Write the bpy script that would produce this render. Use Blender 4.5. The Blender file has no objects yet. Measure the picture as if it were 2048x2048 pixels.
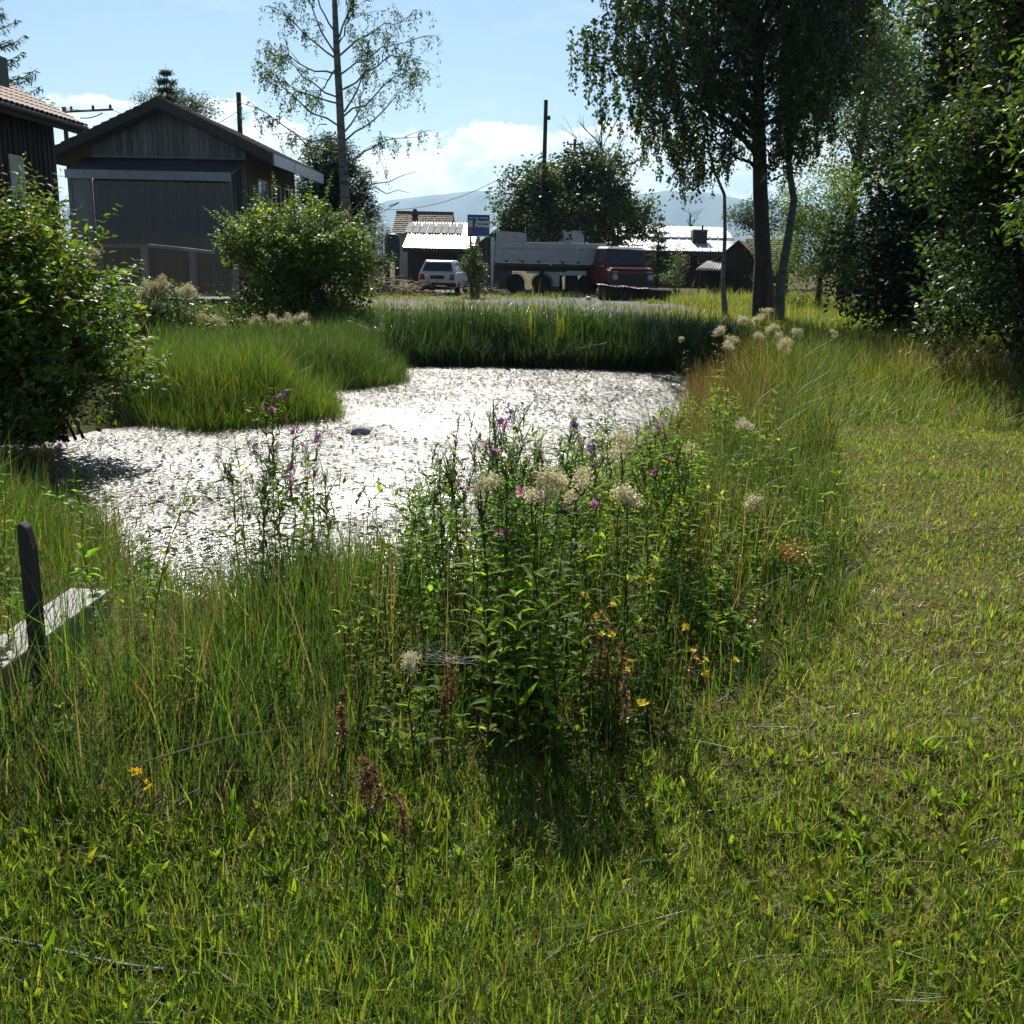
import bpy, math, random
import numpy as np
from mathutils import Vector, Matrix

scene = bpy.context.scene
COL = scene.collection
rng = np.random.default_rng(11)
random.seed(11)
PI = math.pi

# ------------------------------------------------------------------ camera
EYE = np.array([0.0, 0.0, 1.65])
PITCH, ROLL = math.radians(14.0), math.radians(1.2)
F0 = np.array([0, math.cos(PITCH), -math.sin(PITCH)])
U0 = np.array([0, math.sin(PITCH), math.cos(PITCH)])
R0 = np.array([1.0, 0, 0])
RV = R0 * math.cos(ROLL) + U0 * math.sin(ROLL)
UV = U0 * math.cos(ROLL) - R0 * math.sin(ROLL)
cam_d = bpy.data.cameras.new('camera')
cam_d.sensor_fit = 'HORIZONTAL'
cam_d.angle = 2 * math.atan(0.5)
cam_d.clip_start = 0.05
cam_d.clip_end = 60000
cam = bpy.data.objects.new('camera', cam_d)
COL.objects.link(cam)
cam.matrix_world = Matrix(((RV[0], UV[0], -F0[0], EYE[0]), (RV[1], UV[1], -F0[1], EYE[1]),
                           (RV[2], UV[2], -F0[2], EYE[2]), (0, 0, 0, 1)))
scene.camera = cam

# ------------------------------------------------------------------ sky, sun, exposure
SUN_EL, SUN_AZ = math.radians(43), math.radians(-8)      # azimuth from +Y towards +X
world = bpy.data.worlds.new('World')
scene.world = world
world.use_nodes = True
world.cycles.sampling_method = 'MANUAL'
world.cycles.sample_map_resolution = 512
wn, wl = world.node_tree.nodes, world.node_tree.links
wn.clear()
w_out = wn.new('ShaderNodeOutputWorld')
w_bg = wn.new('ShaderNodeBackground')
w_bg.inputs['Strength'].default_value = 0.062
sky = wn.new('ShaderNodeTexSky')
sky.sky_type = 'NISHITA'
sky.sun_disc = False
sky.sun_elevation = SUN_EL
sky.sun_rotation = SUN_AZ
sky.air_density = 1.0
sky.dust_density = 0.12
sky.ozone_density = 3.0
# cumulus bank low above the horizon, all the way round
tc = wn.new('ShaderNodeTexCoord')
sep = wn.new('ShaderNodeSeparateXYZ')
wl.new(tc.outputs['Generated'], sep.inputs[0])
def wmath(op, a, b=None, c=None, clamp=False):
    n = wn.new('ShaderNodeMath'); n.operation = op; n.use_clamp = clamp
    for i, v in enumerate((a, b, c)):
        if v is None: continue
        if isinstance(v, (int, float)): n.inputs[i].default_value = v
        else: wl.new(v, n.inputs[i])
    return n.outputs[0]
def wnoise(scale, detail, rough, zs, off=(0, 0, 0), dist=0.0):
    m = wn.new('ShaderNodeMapping'); m.inputs['Scale'].default_value = (1, 1, zs)
    m.inputs['Location'].default_value = off
    wl.new(tc.outputs['Generated'], m.inputs[0])
    n = wn.new('ShaderNodeTexNoise'); n.inputs['Scale'].default_value = scale
    n.inputs['Detail'].default_value = detail; n.inputs['Roughness'].default_value = rough
    n.inputs['Distortion'].default_value = dist
    wl.new(m.outputs[0], n.inputs[0]); return n.outputs['Fac']
n_big = wnoise(7.0, 2, 0.5, 1.2, (0.55, 0.1, 0.3))
n_puff = wnoise(26, 5, 0.55, 1.5, (0.2, 0.4, 0.0), 0.3)
top = wmath('ADD', wmath('MULTIPLY', n_big, 0.10), wmath('MULTIPLY_ADD', n_puff, 0.075, 0.03))   # cloud top as sin(elevation)
d_top = wmath('SUBTRACT', top, sep.outputs[2])
m_low = wmath('MULTIPLY', d_top, 150.0, clamp=True)
n_wisp = wnoise(9, 4, 0.6, 5.0, (0.9, 0.3, 0.2), 0.6)
wisp = wmath('MULTIPLY', wmath('SUBTRACT', n_wisp, 0.56), 2.0, clamp=True)
wisp = wmath('MULTIPLY', wisp, 0.28)
mask = wmath('MAXIMUM', m_low, wisp)
n_shade = wnoise(17, 4, 0.55, 2.4, (0.1, 0.8, 0.5), 0.4)
ramp = wn.new('ShaderNodeValToRGB')
ramp.color_ramp.elements[0].position = 0.40; ramp.color_ramp.elements[0].color = (7.6, 9.0, 11.0, 1)
ramp.color_ramp.elements[1].position = 0.58; ramp.color_ramp.elements[1].color = (13.6, 13.9, 14.2, 1)
edge = wmath('MULTIPLY', wmath('SUBTRACT', 0.022, d_top), 8.0)
wl.new(wmath('ADD', n_shade, wmath('MAXIMUM', edge, 0.0)), ramp.inputs[0])
mixw = wn.new('ShaderNodeMix'); mixw.data_type = 'RGBA'
wl.new(wmath('MULTIPLY', mask, 0.95), mixw.inputs[0])
wl.new(sky.outputs[0], mixw.inputs[6]); wl.new(ramp.outputs[0], mixw.inputs[7])
wl.new(mixw.outputs[2], w_bg.inputs[0])
wl.new(w_bg.outputs[0], w_out.inputs[0])

sun_d = bpy.data.lights.new('sun', 'SUN')
sun_d.energy = 5.0
sun_d.angle = math.radians(0.53)
sun_d.color = (1.0, 0.93, 0.82)
sun_o = bpy.data.objects.new('sun', sun_d)
COL.objects.link(sun_o)
SUND = Vector((math.cos(SUN_EL) * math.sin(SUN_AZ), math.cos(SUN_EL) * math.cos(SUN_AZ), math.sin(SUN_EL)))
sun_o.rotation_euler = (-SUND).to_track_quat('-Z', 'Y').to_euler()
sun_o.location = (-8, 20, 30)
sun_o['kind'] = 'helper'

scene.view_settings.view_transform = 'Standard'
scene.view_settings.look = 'None'
scene.view_settings.exposure = 0.6
scene.view_settings.gamma = 1.0
scene.view_settings.use_curve_mapping = False
scene.render.engine = 'CYCLES'
scene.cycles.use_denoising = True
scene.cycles.denoiser = 'OPENIMAGEDENOISE'
scene.cycles.denoising_input_passes = 'RGB_ALBEDO_NORMAL'
scene.cycles.max_bounces = 5
scene.cycles.diffuse_bounces = 3
scene.cycles.glossy_bounces = 2
scene.cycles.transmission_bounces = 4
scene.cycles.volume_bounces = 0
scene.cycles.sample_clamp_indirect = 4.0
scene.cycles.caustics_reflective = False
scene.cycles.caustics_refractive = False

# ------------------------------------------------------------------ helpers
def ray(px, py):
    """direction of the ray through photograph pixel (2048 wide); arrays allowed"""
    u = (np.asarray(px, float) - 1024) / 2048; v = (1024 - np.asarray(py, float)) / 2048
    return F0 + u[..., None] * RV + v[..., None] * UV
def P(px, py, Y):
    d = ray(np.array(px), np.array(py)); return EYE + d * (Y / d[1])
def G(px, py, z=0.0):
    d = ray(np.array(px), np.array(py)); t = (z - EYE[2]) / d[..., 2]
    return EYE + d * t[..., None]
D = 2048 / 1932.0                                     # my notes in the shown picture -> photograph pixels

def tag(o, label=None, cat=None, group=None, kind=None):
    if label: o['label'] = label
    if cat: o['category'] = cat
    if group: o['group'] = group
    if kind: o['kind'] = kind
    return o
def thing(name, loc, label, cat, group=None, rz=0.0):
    o = bpy.data.objects.new(name, None)
    o.empty_display_size = 0.1
    o.location = loc; o.rotation_euler = (0, 0, rz)
    COL.objects.link(o)
    return tag(o, label, cat, group)
def root_of(o):
    while o.parent: o = o.parent
    return o
def link(name, me, parent=None):
    o = bpy.data.objects.new(name, me); COL.objects.link(o)
    if parent: o.parent = parent
    return o

class MB:
    """small hard-surface builder; world coordinates (local=False) or the thing's own (local=True)"""
    def __init__(s): s.v = []; s.f = []
    def add(s, v, f):
        n = len(s.v); s.v += [tuple(map(float, p)) for p in v]; s.f += [tuple(i + n for i in q) for q in f]; return s
    def box(s, a, b):
        x0, y0, z0 = a; x1, y1, z1 = b
        return s.add([(x0, y0, z0), (x1, y0, z0), (x1, y1, z0), (x0, y1, z0), (x0, y0, z1), (x1, y0, z1), (x1, y1, z1), (x0, y1, z1)],
                     [(0, 3, 2, 1), (4, 5, 6, 7), (0, 1, 5, 4), (1, 2, 6, 5), (2, 3, 7, 6), (3, 0, 4, 7)])
    def hexa(s, p):                                    # eight corners: bottom ring, top ring
        return s.add(p, [(0, 3, 2, 1), (4, 5, 6, 7), (0, 1, 5, 4), (1, 2, 6, 5), (2, 3, 7, 6), (3, 0, 4, 7)])
    def prism(s, poly, a, b, axis=1):                  # polygon in the two other axes, extruded along axis from a to b
        n = len(poly); v = []
        for t in (a, b):
            for p in poly:
                q = list(p); q.insert(axis, t); v.append(q)
        f = [tuple(range(n)), tuple(range(2 * n - 1, n - 1, -1))]
        for i in range(n): f.append((i, i + n, (i + 1) % n + n, (i + 1) % n))
        return s.add(v, f)
    def tube(s, pts, r, n=6, cap=True):
        pts = [np.array(p, float) for p in pts]
        rs = r if hasattr(r, '__len__') else [r] * len(pts)
        v = []; f = []
        ref = np.array([0.13, 0.21, 0.97])
        for i, p in enumerate(pts):
            d = pts[min(i + 1, len(pts) - 1)] - pts[max(i - 1, 0)]; d = d / (np.linalg.norm(d) + 1e-9)
            rr = ref if abs(d @ ref) < 0.95 else np.array([1.0, 0, 0])
            a = np.cross(d, rr); a /= np.linalg.norm(a); b = np.cross(d, a)
            for k in range(n):
                t = 2 * PI * k / n; v.append(p + rs[i] * (a * math.cos(t) + b * math.sin(t)))
        for i in range(len(pts) - 1):
            for k in range(n):
                f.append((i * n + k, i * n + (k + 1) % n, (i + 1) * n + (k + 1) % n, (i + 1) * n + k))
        if cap:
            f.append(tuple(range(n - 1, -1, -1))); f.append(tuple(range((len(pts) - 1) * n, len(pts) * n)))
        return s.add(v, f)
    def lathe(s, prof, c, axis='z', n=16):             # profile (r, h)
        v = []; f = []
        for r, h in prof:
            for k in range(n):
                t = 2 * PI * k / n; x, y = r * math.cos(t), r * math.sin(t)
                q = {'z': (x, y, h), 'x': (h, x, y), 'y': (x, h, y)}[axis]
                v.append((c[0] + q[0], c[1] + q[1], c[2] + q[2]))
        for i in range(len(prof) - 1):
            for k in range(n):
                f.append((i * n + k, i * n + (k + 1) % n, (i + 1) * n + (k + 1) % n, (i + 1) * n + k))
        f.append(tuple(range(n - 1, -1, -1))); f.append(tuple(range((len(prof) - 1) * n, len(prof) * n)))
        return s.add(v, f)
    def build(s, name, mat, parent=None, local=False, bevel=0.0, smooth=False, kind=None, label=None):
        v = np.array(s.v)
        if parent is not None and not local: v = v - np.array(root_of(parent).location)
        me = bpy.data.meshes.new(name); me.from_pydata([tuple(p) for p in v], [], s.f)
        import bmesh
        bm = bmesh.new(); bm.from_mesh(me); bmesh.ops.recalc_face_normals(bm, faces=bm.faces); bm.to_mesh(me); bm.free()
        if smooth: me.polygons.foreach_set('use_smooth', [True] * len(me.polygons))
        me.materials.append(mat)
        o = link(name, me, parent)
        if bevel:
            m = o.modifiers.new('bevel', 'BEVEL'); m.width = bevel; m.segments = 2; m.limit_method = 'ANGLE'
        return tag(o, label=label, kind=kind)

class NB:
    """numpy mesh builder with a colour for each vertex"""
    def __init__(s): s.V = []; s.Q = []; s.T = []; s.C = []; s.n = 0
    def add(s, V, C, Q=None, T=None):
        V = np.asarray(V, float).reshape(-1, 3); C = np.broadcast_to(np.asarray(C, float), V.shape)
        if Q is not None: s.Q.append(np.asarray(Q, int).reshape(-1, 4) + s.n)
        if T is not None: s.T.append(np.asarray(T, int).reshape(-1, 3) + s.n)
        s.V.append(V); s.C.append(C); s.n += len(V)
    def build(s, name, mat, parent=None, local=False, kind=None, smooth=False, off=None):
        if s.n == 0: return None
        V = np.concatenate(s.V); C = np.concatenate(s.C)
        if parent is not None and not local: V = V - np.array(root_of(parent).location)
        if off is not None: V = V - np.array(off)
        Q = np.concatenate(s.Q) if s.Q else np.zeros((0, 4), int)
        T = np.concatenate(s.T) if s.T else np.zeros((0, 3), int)
        me = bpy.data.meshes.new(name)
        me.vertices.add(len(V)); me.vertices.foreach_set('co', V.ravel())
        idx = np.concatenate([Q.ravel(), T.ravel()]); me.loops.add(len(idx)); me.loops.foreach_set('vertex_index', idx)
        st = np.concatenate([np.arange(len(Q)) * 4, len(Q) * 4 + np.arange(len(T)) * 3])
        me.polygons.add(len(st)); me.polygons.foreach_set('loop_start', st)
        if smooth: me.polygons.foreach_set('use_smooth', np.ones(len(st), bool))
        a = me.attributes.new('Col', 'FLOAT_COLOR', 'POINT')
        a.data.foreach_set('color', np.concatenate([np.clip(C, 0, 1), np.ones((len(C), 1))], 1).ravel())
        me.update(calc_edges=True)
        me.materials.append(mat)
        return tag(link(name, me, parent), kind=kind)

def unit(a): return a / (np.linalg.norm(a, axis=-1, keepdims=True) + 1e-9)
def jit(c, n, s=0.18, hue=0.12):
    """n colours around c: brightness and green-yellow shift vary"""
    k = np.exp(rng.normal(0, s, (n, 1))); h = rng.normal(0, hue, (n, 1))
    return np.clip(np.asarray(c) * k * np.concatenate([1 + h, 1 + 0 * h, 1 - h], 1), 0.002, 1)

def blades(nb, pos, h, w, az, lean, curve, col, seg=3):
    N = len(pos); t = np.linspace(0, 1, seg + 1)
    dx, dy = np.cos(az), np.sin(az)
    tw = az + PI / 2 + rng.normal(0, 0.7, N); sx, sy = np.cos(tw), np.sin(tw)
    prof = np.interp(t, [0, 0.35, 0.75, 1], [0.75, 1, 0.6, 0.06])
    V = np.zeros((N, seg + 1, 2, 3))
    for i, tt in enumerate(t):
        off = h * (lean * tt + curve * tt * tt)
        z = h * (tt - 0.42 * np.abs(curve) * tt * tt) / np.sqrt(1 + lean ** 2)
        cx, cy = pos[:, 0] + dx * off, pos[:, 1] + dy * off
        for k, sg in ((0, -1), (1, 1)):
            V[:, i, k, 0] = cx + sg * sx * w * prof[i] / 2
            V[:, i, k, 1] = cy + sg * sy * w * prof[i] / 2
            V[:, i, k, 2] = pos[:, 2] + z
    b = np.arange(N)[:, None] * (seg + 1) * 2 + np.arange(seg)[None] * 2
    Q = np.stack([b, b + 1, b + 3, b + 2], -1)
    C = np.broadcast_to(col[:, None, None, :], V.shape).reshape(-1, 3)
    nb.add(V, C, Q=Q)

def leaves(nb, pos, d, nrm, L, W, col, fold=0.12):
    """folded diamond leaves"""
    d = unit(d); s = unit(np.cross(d, nrm)); n = np.cross(s, d)
    L = np.broadcast_to(L, (len(pos),))[:, None]; W = np.broadcast_to(W, (len(pos),))[:, None]
    V = np.stack([pos, pos + d * L * 0.45 + s * W / 2 + n * W * fold, pos + d * L - n * L * 0.08, pos + d * L * 0.45 - s * W / 2 + n * W * fold], 1)
    C = np.repeat(col, 4, 0)
    nb.add(V, C, Q=np.arange(len(pos) * 4))

def leaves8(nb, pos, d, nrm, L, W, col, droop=0.25):
    """lance-shaped leaf with a midrib fold and a droop, eight corners"""
    d = unit(d); s = unit(np.cross(d, nrm)); n = np.cross(s, d)
    N = len(pos); L = np.broadcast_to(L, (N,))[:, None]; W = np.broadcast_to(W, (N,))[:, None]
    p1 = pos + d * L * 0.3 + n * L * droop * 0.10; p2 = pos + d * L * 0.65 - n * L * droop * 0.12
    t = pos + d * L - n * L * droop * 0.6
    f = n * W * 0.16
    V = np.stack([pos, p1 + s * W * .5 + f, p1, p1 - s * W * .5 + f, p2 + s * W * .36 + f, p2, p2 - s * W * .36 + f, t], 1)
    b = np.arange(N)[:, None] * 8
    Q = np.concatenate([b + np.array([[2, 1, 4, 5]]), b + np.array([[3, 2, 5, 6]])])
    T = np.concatenate([b + np.array([[0, 1, 2]]), b + np.array([[0, 2, 3]]), b + np.array([[5, 4, 7]]), b + np.array([[6, 5, 7]])])
    nb.add(V, np.repeat(col, 8, 0), Q=Q, T=T)

def tubes(nb, polys, col, n=5):
    """list of (points, radii) -> tapered tubes"""
    for pts, rad in polys:
        pts = np.asarray(pts, float); m = len(pts)
        d = np.gradient(pts, axis=0); d = unit(d)
        ref = np.where(np.abs(d[:, 2:3]) > 0.9, np.array([[1.0, 0, 0]]), np.array([[0, 0, 1.0]]))
        a = unit(np.cross(d, ref)); b = np.cross(d, a)
        t = 2 * PI * np.arange(n) / n
        V = pts[:, None] + np.asarray(rad)[:, None, None] * (a[:, None] * np.cos(t)[None, :, None] + b[:, None] * np.sin(t)[None, :, None])
        i = (np.arange(m - 1) * n)[:, None]; k = np.arange(n)[None]
        Q = np.stack([i + k, i + (k + 1) % n, i + n + (k + 1) % n, i + n + k], -1)
        nb.add(V, col, Q=Q)

# ------------------------------------------------------------------ materials
def new_mat(name):
    m = bpy.data.materials.new(name); m.use_nodes = True
    return m, m.node_tree.nodes, m.node_tree.links
def surf(name, c1, c2=None, scale=4.0, rough=0.7, bump=0.0, stretch=(1, 1, 1), metal=0.0, spec=0.5, vary=0.0, detail=6, c3=None, rvar=0.0, trans=0.0):
    m, n, l = new_mat(name); b = n['Principled BSDF']
    b.inputs['Roughness'].default_value = rough; b.inputs['Metallic'].default_value = metal
    b.inputs['Specular IOR Level'].default_value = spec
    if trans: b.inputs['Transmission Weight'].default_value = trans
    c2 = c2 or tuple(x * 0.7 for x in c1)
    t = n.new('ShaderNodeTexCoord'); mp = n.new('ShaderNodeMapping'); mp.inputs['Scale'].default_value = stretch
    l.new(t.outputs['Object'], mp.inputs[0])
    nz = n.new('ShaderNodeTexNoise'); nz.inputs['Scale'].default_value = scale; nz.inputs['Detail'].default_value = detail
    nz.inputs['Roughness'].default_value = 0.62
    l.new(mp.outputs[0], nz.inputs[0])
    r = n.new('ShaderNodeValToRGB'); e = r.color_ramp.elements
    e[0].position = 0.32; e[0].color = (*c1, 1); e[1].position = 0.68; e[1].color = (*c2, 1)
    if c3: k = e.new(0.5); k.color = (*c3, 1)
    l.new(nz.outputs['Fac'], r.inputs[0])
    out = r.outputs[0]
    if vary:
        oi = n.new('ShaderNodeObjectInfo'); hv = n.new('ShaderNodeHueSaturation')
        mr = n.new('ShaderNodeMapRange'); mr.inputs[3].default_value = 1 - vary; mr.inputs[4].default_value = 1 + vary
        l.new(oi.outputs['Random'], mr.inputs[0]); l.new(mr.outputs[0], hv.inputs['Value']); l.new(out, hv.inputs['Color']); out = hv.outputs[0]
    l.new(out, b.inputs['Base Color'])
    if rvar:
        mr = n.new('ShaderNodeMapRange'); mr.inputs[3].default_value = rough - rvar; mr.inputs[4].default_value = rough + rvar
        l.new(nz.outputs['Fac'], mr.inputs[0]); l.new(mr.outputs[0], b.inputs['Roughness'])
    if bump:
        bp = n.new('ShaderNodeBump'); bp.inputs['Strength'].default_value = bump; bp.inputs['Distance'].default_value = 0.02
        l.new(nz.outputs['Fac'], bp.inputs['Height']); l.new(bp.outputs[0], b.inputs['Normal'])
    return m
def leaf_mat(name, transl=0.45, gloss=0.55, rough=0.36, tint=(1.7, 1.75, 0.55)):
    m, n, l = new_mat(name); n.remove(n['Principled BSDF'])
    at = n.new('ShaderNodeAttribute'); at.attribute_name = 'Col'
    df = n.new('ShaderNodeBsdfDiffuse'); tr = n.new('ShaderNodeBsdfTranslucent'); gl = n.new('ShaderNodeBsdfGlossy')
    gl.inputs['Roughness'].default_value = rough; gl.inputs['Color'].default_value = (0.9, 0.95, 1, 1)
    mu = n.new('ShaderNodeMix'); mu.data_type = 'RGBA'; mu.blend_type = 'MULTIPLY'; mu.inputs[0].default_value = 1
    mu.inputs[7].default_value = (*tint, 1); mu.clamp_result = True
    l.new(at.outputs['Color'], mu.inputs[6]); l.new(at.outputs['Color'], df.inputs[0]); l.new(mu.outputs[2], tr.inputs[0])
    m1 = n.new('ShaderNodeMixShader'); m1.inputs[0].default_value = transl
    l.new(df.outputs[0], m1.inputs[1]); l.new(tr.outputs[0], m1.inputs[2])
    fr = n.new('ShaderNodeFresnel'); fr.inputs[0].default_value = 1.42
    fm = n.new('ShaderNodeMath'); fm.operation = 'MULTIPLY'; fm.inputs[1].default_value = gloss; l.new(fr.outputs[0], fm.inputs[0])
    m2 = n.new('ShaderNodeMixShader'); l.new(fm.outputs[0], m2.inputs[0]); l.new(m1.outputs[0], m2.inputs[1]); l.new(gl.outputs[0], m2.inputs[2])
    l.new(m2.outputs[0], n['Material Output'].inputs[0])
    return m
M = {}
M['leaf'] = leaf_mat('leaf', 0.62, 0.09, 0.45, (1.5, 1.7, 0.7))
M['leaf_gloss'] = leaf_mat('leaf_gloss', 0.48, 0.24, 0.45)
M['blade'] = leaf_mat('grass_blade', 0.55, 0.06, 0.5, (1.42, 1.48, 0.75))
M['pond_leaf'] = leaf_mat('pond_leaf', 0.12, 0.12, 0.4)
M['reed_blade'] = leaf_mat('reed_blade', 0.42, 0.30, 0.4)
M['petal'] = leaf_mat('petal', 0.5, 0.1, 0.5, (1.1, 1.05, 1.0))
M['bark'] = surf('bark', (0.05, 0.042, 0.033), (0.018, 0.015, 0.012), 6, 0.9, 0.7, (1, 1, 0.25))
M['bark_birch'] = surf('bark_birch', (0.22, 0.205, 0.185), (0.035, 0.03, 0.028), 5, 0.8, 0.5, (0.7, 0.7, 2.2), c3=(0.16, 0.15, 0.135))
M['bark_shaded'] = surf('bark_shaded_birch', (0.12, 0.115, 0.105), (0.03, 0.027, 0.025), 5, 0.85, 0.5, (0.8, 0.8, 2.0), c3=(0.085, 0.08, 0.072))  # pale birch bark with shade put into its colour
M['bark_old'] = surf('bark_old_birch', (0.022, 0.018, 0.015), (0.075, 0.062, 0.05), 9, 0.9, 0.9, (1.4, 1.4, 0.4))
M['wood_grey'] = surf('weathered_wood', (0.25, 0.245, 0.24), (0.11, 0.108, 0.107), 3, 0.85, 0.35, (14, 14, 0.7), vary=0.35)
M['wood_dark'] = surf('dark_wood', (0.06, 0.056, 0.054), (0.028, 0.026, 0.025), 3, 0.85, 0.3, (10, 10, 0.6), vary=0.25)
M['wood_red'] = surf('red_brown_wood', (0.075, 0.05, 0.042), (0.035, 0.026, 0.023), 4, 0.8, 0.3, (6, 6, 0.8), vary=0.2)
M['reed'] = surf('bamboo_reed', (0.21, 0.208, 0.205), (0.10, 0.10, 0.10), 5, 0.8, 0.2, (20, 20, 0.6))
M['metal_edge'] = surf('galvanised_edge', (0.32, 0.34, 0.37), (0.22, 0.24, 0.27), 2, 0.42, 0.05, metal=0.6)
M['metal_roof'] = surf('bright_sheet_roof', (0.78, 0.80, 0.83), (0.68, 0.70, 0.73), 1.2, 0.38, 0.05, metal=0.5, rvar=0.08)
M['tile'] = surf('clay_tile', (0.22, 0.10, 0.07), (0.12, 0.065, 0.05), 7, 0.75, 0.25, vary=0.35, c3=(0.17, 0.085, 0.06))
M['tile_mix'] = surf('weathered_tile', (0.34, 0.20, 0.14), (0.20, 0.14, 0.11), 1.5, 0.8, 0.3, (2, 2, 9), c3=(0.27, 0.22, 0.16))
M['plastic_sheet'] = surf('plastic_sheet', (0.20, 0.23, 0.24), (0.14, 0.17, 0.18), 2, 0.35, 0.05)
M['wood_pale'] = surf('silvered_wood', (0.40, 0.385, 0.365), (0.22, 0.21, 0.20), 3, 0.8, 0.3, (2, 14, 14), vary=0.15)
M['cane'] = surf('pale_cane', (0.26, 0.21, 0.14), (0.14, 0.11, 0.075), 5, 0.75, 0.2, (20, 20, 0.6))
M['plastic_dark'] = surf('dark_plastic_sheet', (0.05, 0.054, 0.058), (0.035, 0.038, 0.042), 3, 0.5, 0.1)  # even dark grey in place of see-through plastic
M['glass'] = surf('window_glass', (0.02, 0.025, 0.03), (0.015, 0.02, 0.025), 1, 0.06, 0.02, spec=0.8)
M['frame_white'] = surf('painted_frame', (0.55, 0.53, 0.48), (0.42, 0.40, 0.36), 6, 0.6, 0.1)
M['white_paint'] = surf('white_car_paint', (0.74, 0.74, 0.73), (0.62, 0.62, 0.60), 3, 0.28, 0.02, rvar=0.08)
M['black_plastic'] = surf('black_plastic', (0.015, 0.015, 0.016), (0.025, 0.025, 0.026), 9, 0.55, 0.1)
M['rubber'] = surf('tyre_rubber', (0.018, 0.018, 0.018), (0.03, 0.028, 0.026), 8, 0.85, 0.3)
M['rim'] = surf('wheel_rim', (0.22, 0.22, 0.22), (0.12, 0.115, 0.11), 7, 0.5, 0.1, metal=0.5)
M['tail_red'] = surf('tail_light_red', (0.30, 0.012, 0.016), (0.18, 0.008, 0.01), 9, 0.2, 0.0)
M['truck_red'] = surf('faded_red_paint', (0.23, 0.032, 0.022), (0.12, 0.02, 0.015), 4, 0.36, 0.1, rvar=0.12, c3=(0.19, 0.028, 0.02))
M['grey_panel'] = surf('grey_painted_panel', (0.52, 0.53, 0.53), (0.38, 0.39, 0.39), 3, 0.6, 0.08)
M['white_panel'] = surf('white_panel', (0.60, 0.62, 0.63), (0.48, 0.50, 0.51), 3, 0.5, 0.05)
M['dark_metal'] = surf('dark_metal', (0.03, 0.032, 0.034), (0.05, 0.048, 0.046), 6, 0.6, 0.2)
M['steel'] = surf('steel', (0.40, 0.41, 0.42), (0.25, 0.25, 0.26), 8, 0.4, 0.1, metal=0.7)
M['lamp_glass'] = surf('lamp_glass', (0.55, 0.56, 0.55), (0.40, 0.40, 0.39), 8, 0.15, 0.0)
M['tank_green'] = surf('dark_green_tank', (0.018, 0.045, 0.042), (0.012, 0.03, 0.028), 2, 0.45, 0.05)
M['sign_blue'] = surf('blue_sign', (0.02, 0.065, 0.19), (0.016, 0.05, 0.15), 3, 0.4)
M['sign_white'] = surf('white_print', (0.72, 0.72, 0.72), (0.62, 0.62, 0.62), 3, 0.5)
M['sign_red'] = surf('red_print', (0.42, 0.02, 0.03), (0.32, 0.016, 0.024), 3, 0.5)
M['sign_bluedisc'] = surf('blue_print', (0.03, 0.10, 0.36), (0.025, 0.08, 0.30), 3, 0.5)
M['photo_panel'] = surf('panel_picture', (0.20, 0.10, 0.13), (0.10, 0.08, 0.14), 0.9, 0.5)
M['solar'] = surf('solar_cell', (0.10, 0.105, 0.125), (0.14, 0.145, 0.165), 3, 0.75, 0.0, spec=0.15)
M['stone'] = surf('stone', (0.55, 0.54, 0.52), (0.38, 0.37, 0.36), 6, 0.85, 0.5)
M['hose'] = surf('black_hose', (0.012, 0.012, 0.013), (0.02, 0.02, 0.02), 9, 0.4)
M['plank'] = surf('bleached_plank', (0.36, 0.345, 0.325), (0.27, 0.26, 0.245), 3, 0.6, 0.12, (0.8, 22, 22), rvar=0.08)
M['stake'] = surf('dark_stake', (0.05, 0.045, 0.04), (0.028, 0.025, 0.022), 4, 0.85, 0.4, (12, 12, 0.8))
M['wall_brown'] = surf('brown_wall', (0.07, 0.045, 0.035), (0.045, 0.03, 0.025), 3, 0.85, 0.2, (5, 5, 0.6))
M['wall_grey'] = surf('grey_wall', (0.12, 0.12, 0.125), (0.085, 0.085, 0.09), 2, 0.85, 0.1)
M['wall_cream'] = surf('cream_wall', (0.45, 0.42, 0.37), (0.36, 0.34, 0.30), 2, 0.9, 0.1)
M['dry'] = surf('dry_stalk', (0.34, 0.27, 0.15), (0.24, 0.18, 0.10), 9, 0.7, 0.1)
M['tile_dark'] = surf('old_brown_tile', (0.12, 0.055, 0.04), (0.06, 0.035, 0.03), 5, 0.8, 0.3, vary=0.2)
M['hill'] = surf('forested_mountain', (0.03, 0.045, 0.035), (0.05, 0.06, 0.05), 0.004, 0.95, 0.0)
# ------------------------------------------------------------------ ground and pond
WZ = -0.45
POND = np.array([(3.5, 20.0), (1.5, 20.3), (-0.5, 20.35), (-2.1, 20.15), (-1.87, 16.8), (-2.95, 15.7), (-2.3, 13.2), (-3.1, 12.5), (-3.6, 12.0),
                 (-4.35, 12.4), (-4.75, 12.0), (-5.0, 11.0), (-6.4, 10.4), (-7.2, 8.9), (-5.4, 8.0), (-3.9, 7.7), (-3.1, 7.4), (-2.6, 6.4), (-1.8, 5.75),
                 (-0.8, 5.8), (0.0, 6.6), (0.6, 7.8), (1.3, 9.8), (1.95, 11.7), (2.7, 15.0)])
def in_poly(p, poly):
    x, y = p[..., 0], p[..., 1]; ins = np.zeros(x.shape, bool); j = len(poly) - 1
    for i in range(len(poly)):
        xi, yi = poly[i]; xj, yj = poly[j]
        c = ((yi > y) != (yj > y)) & (x < (xj - xi) * (y - yi) / (yj - yi + 1e-12) + xi)
        ins ^= c; j = i
    return ins
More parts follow.
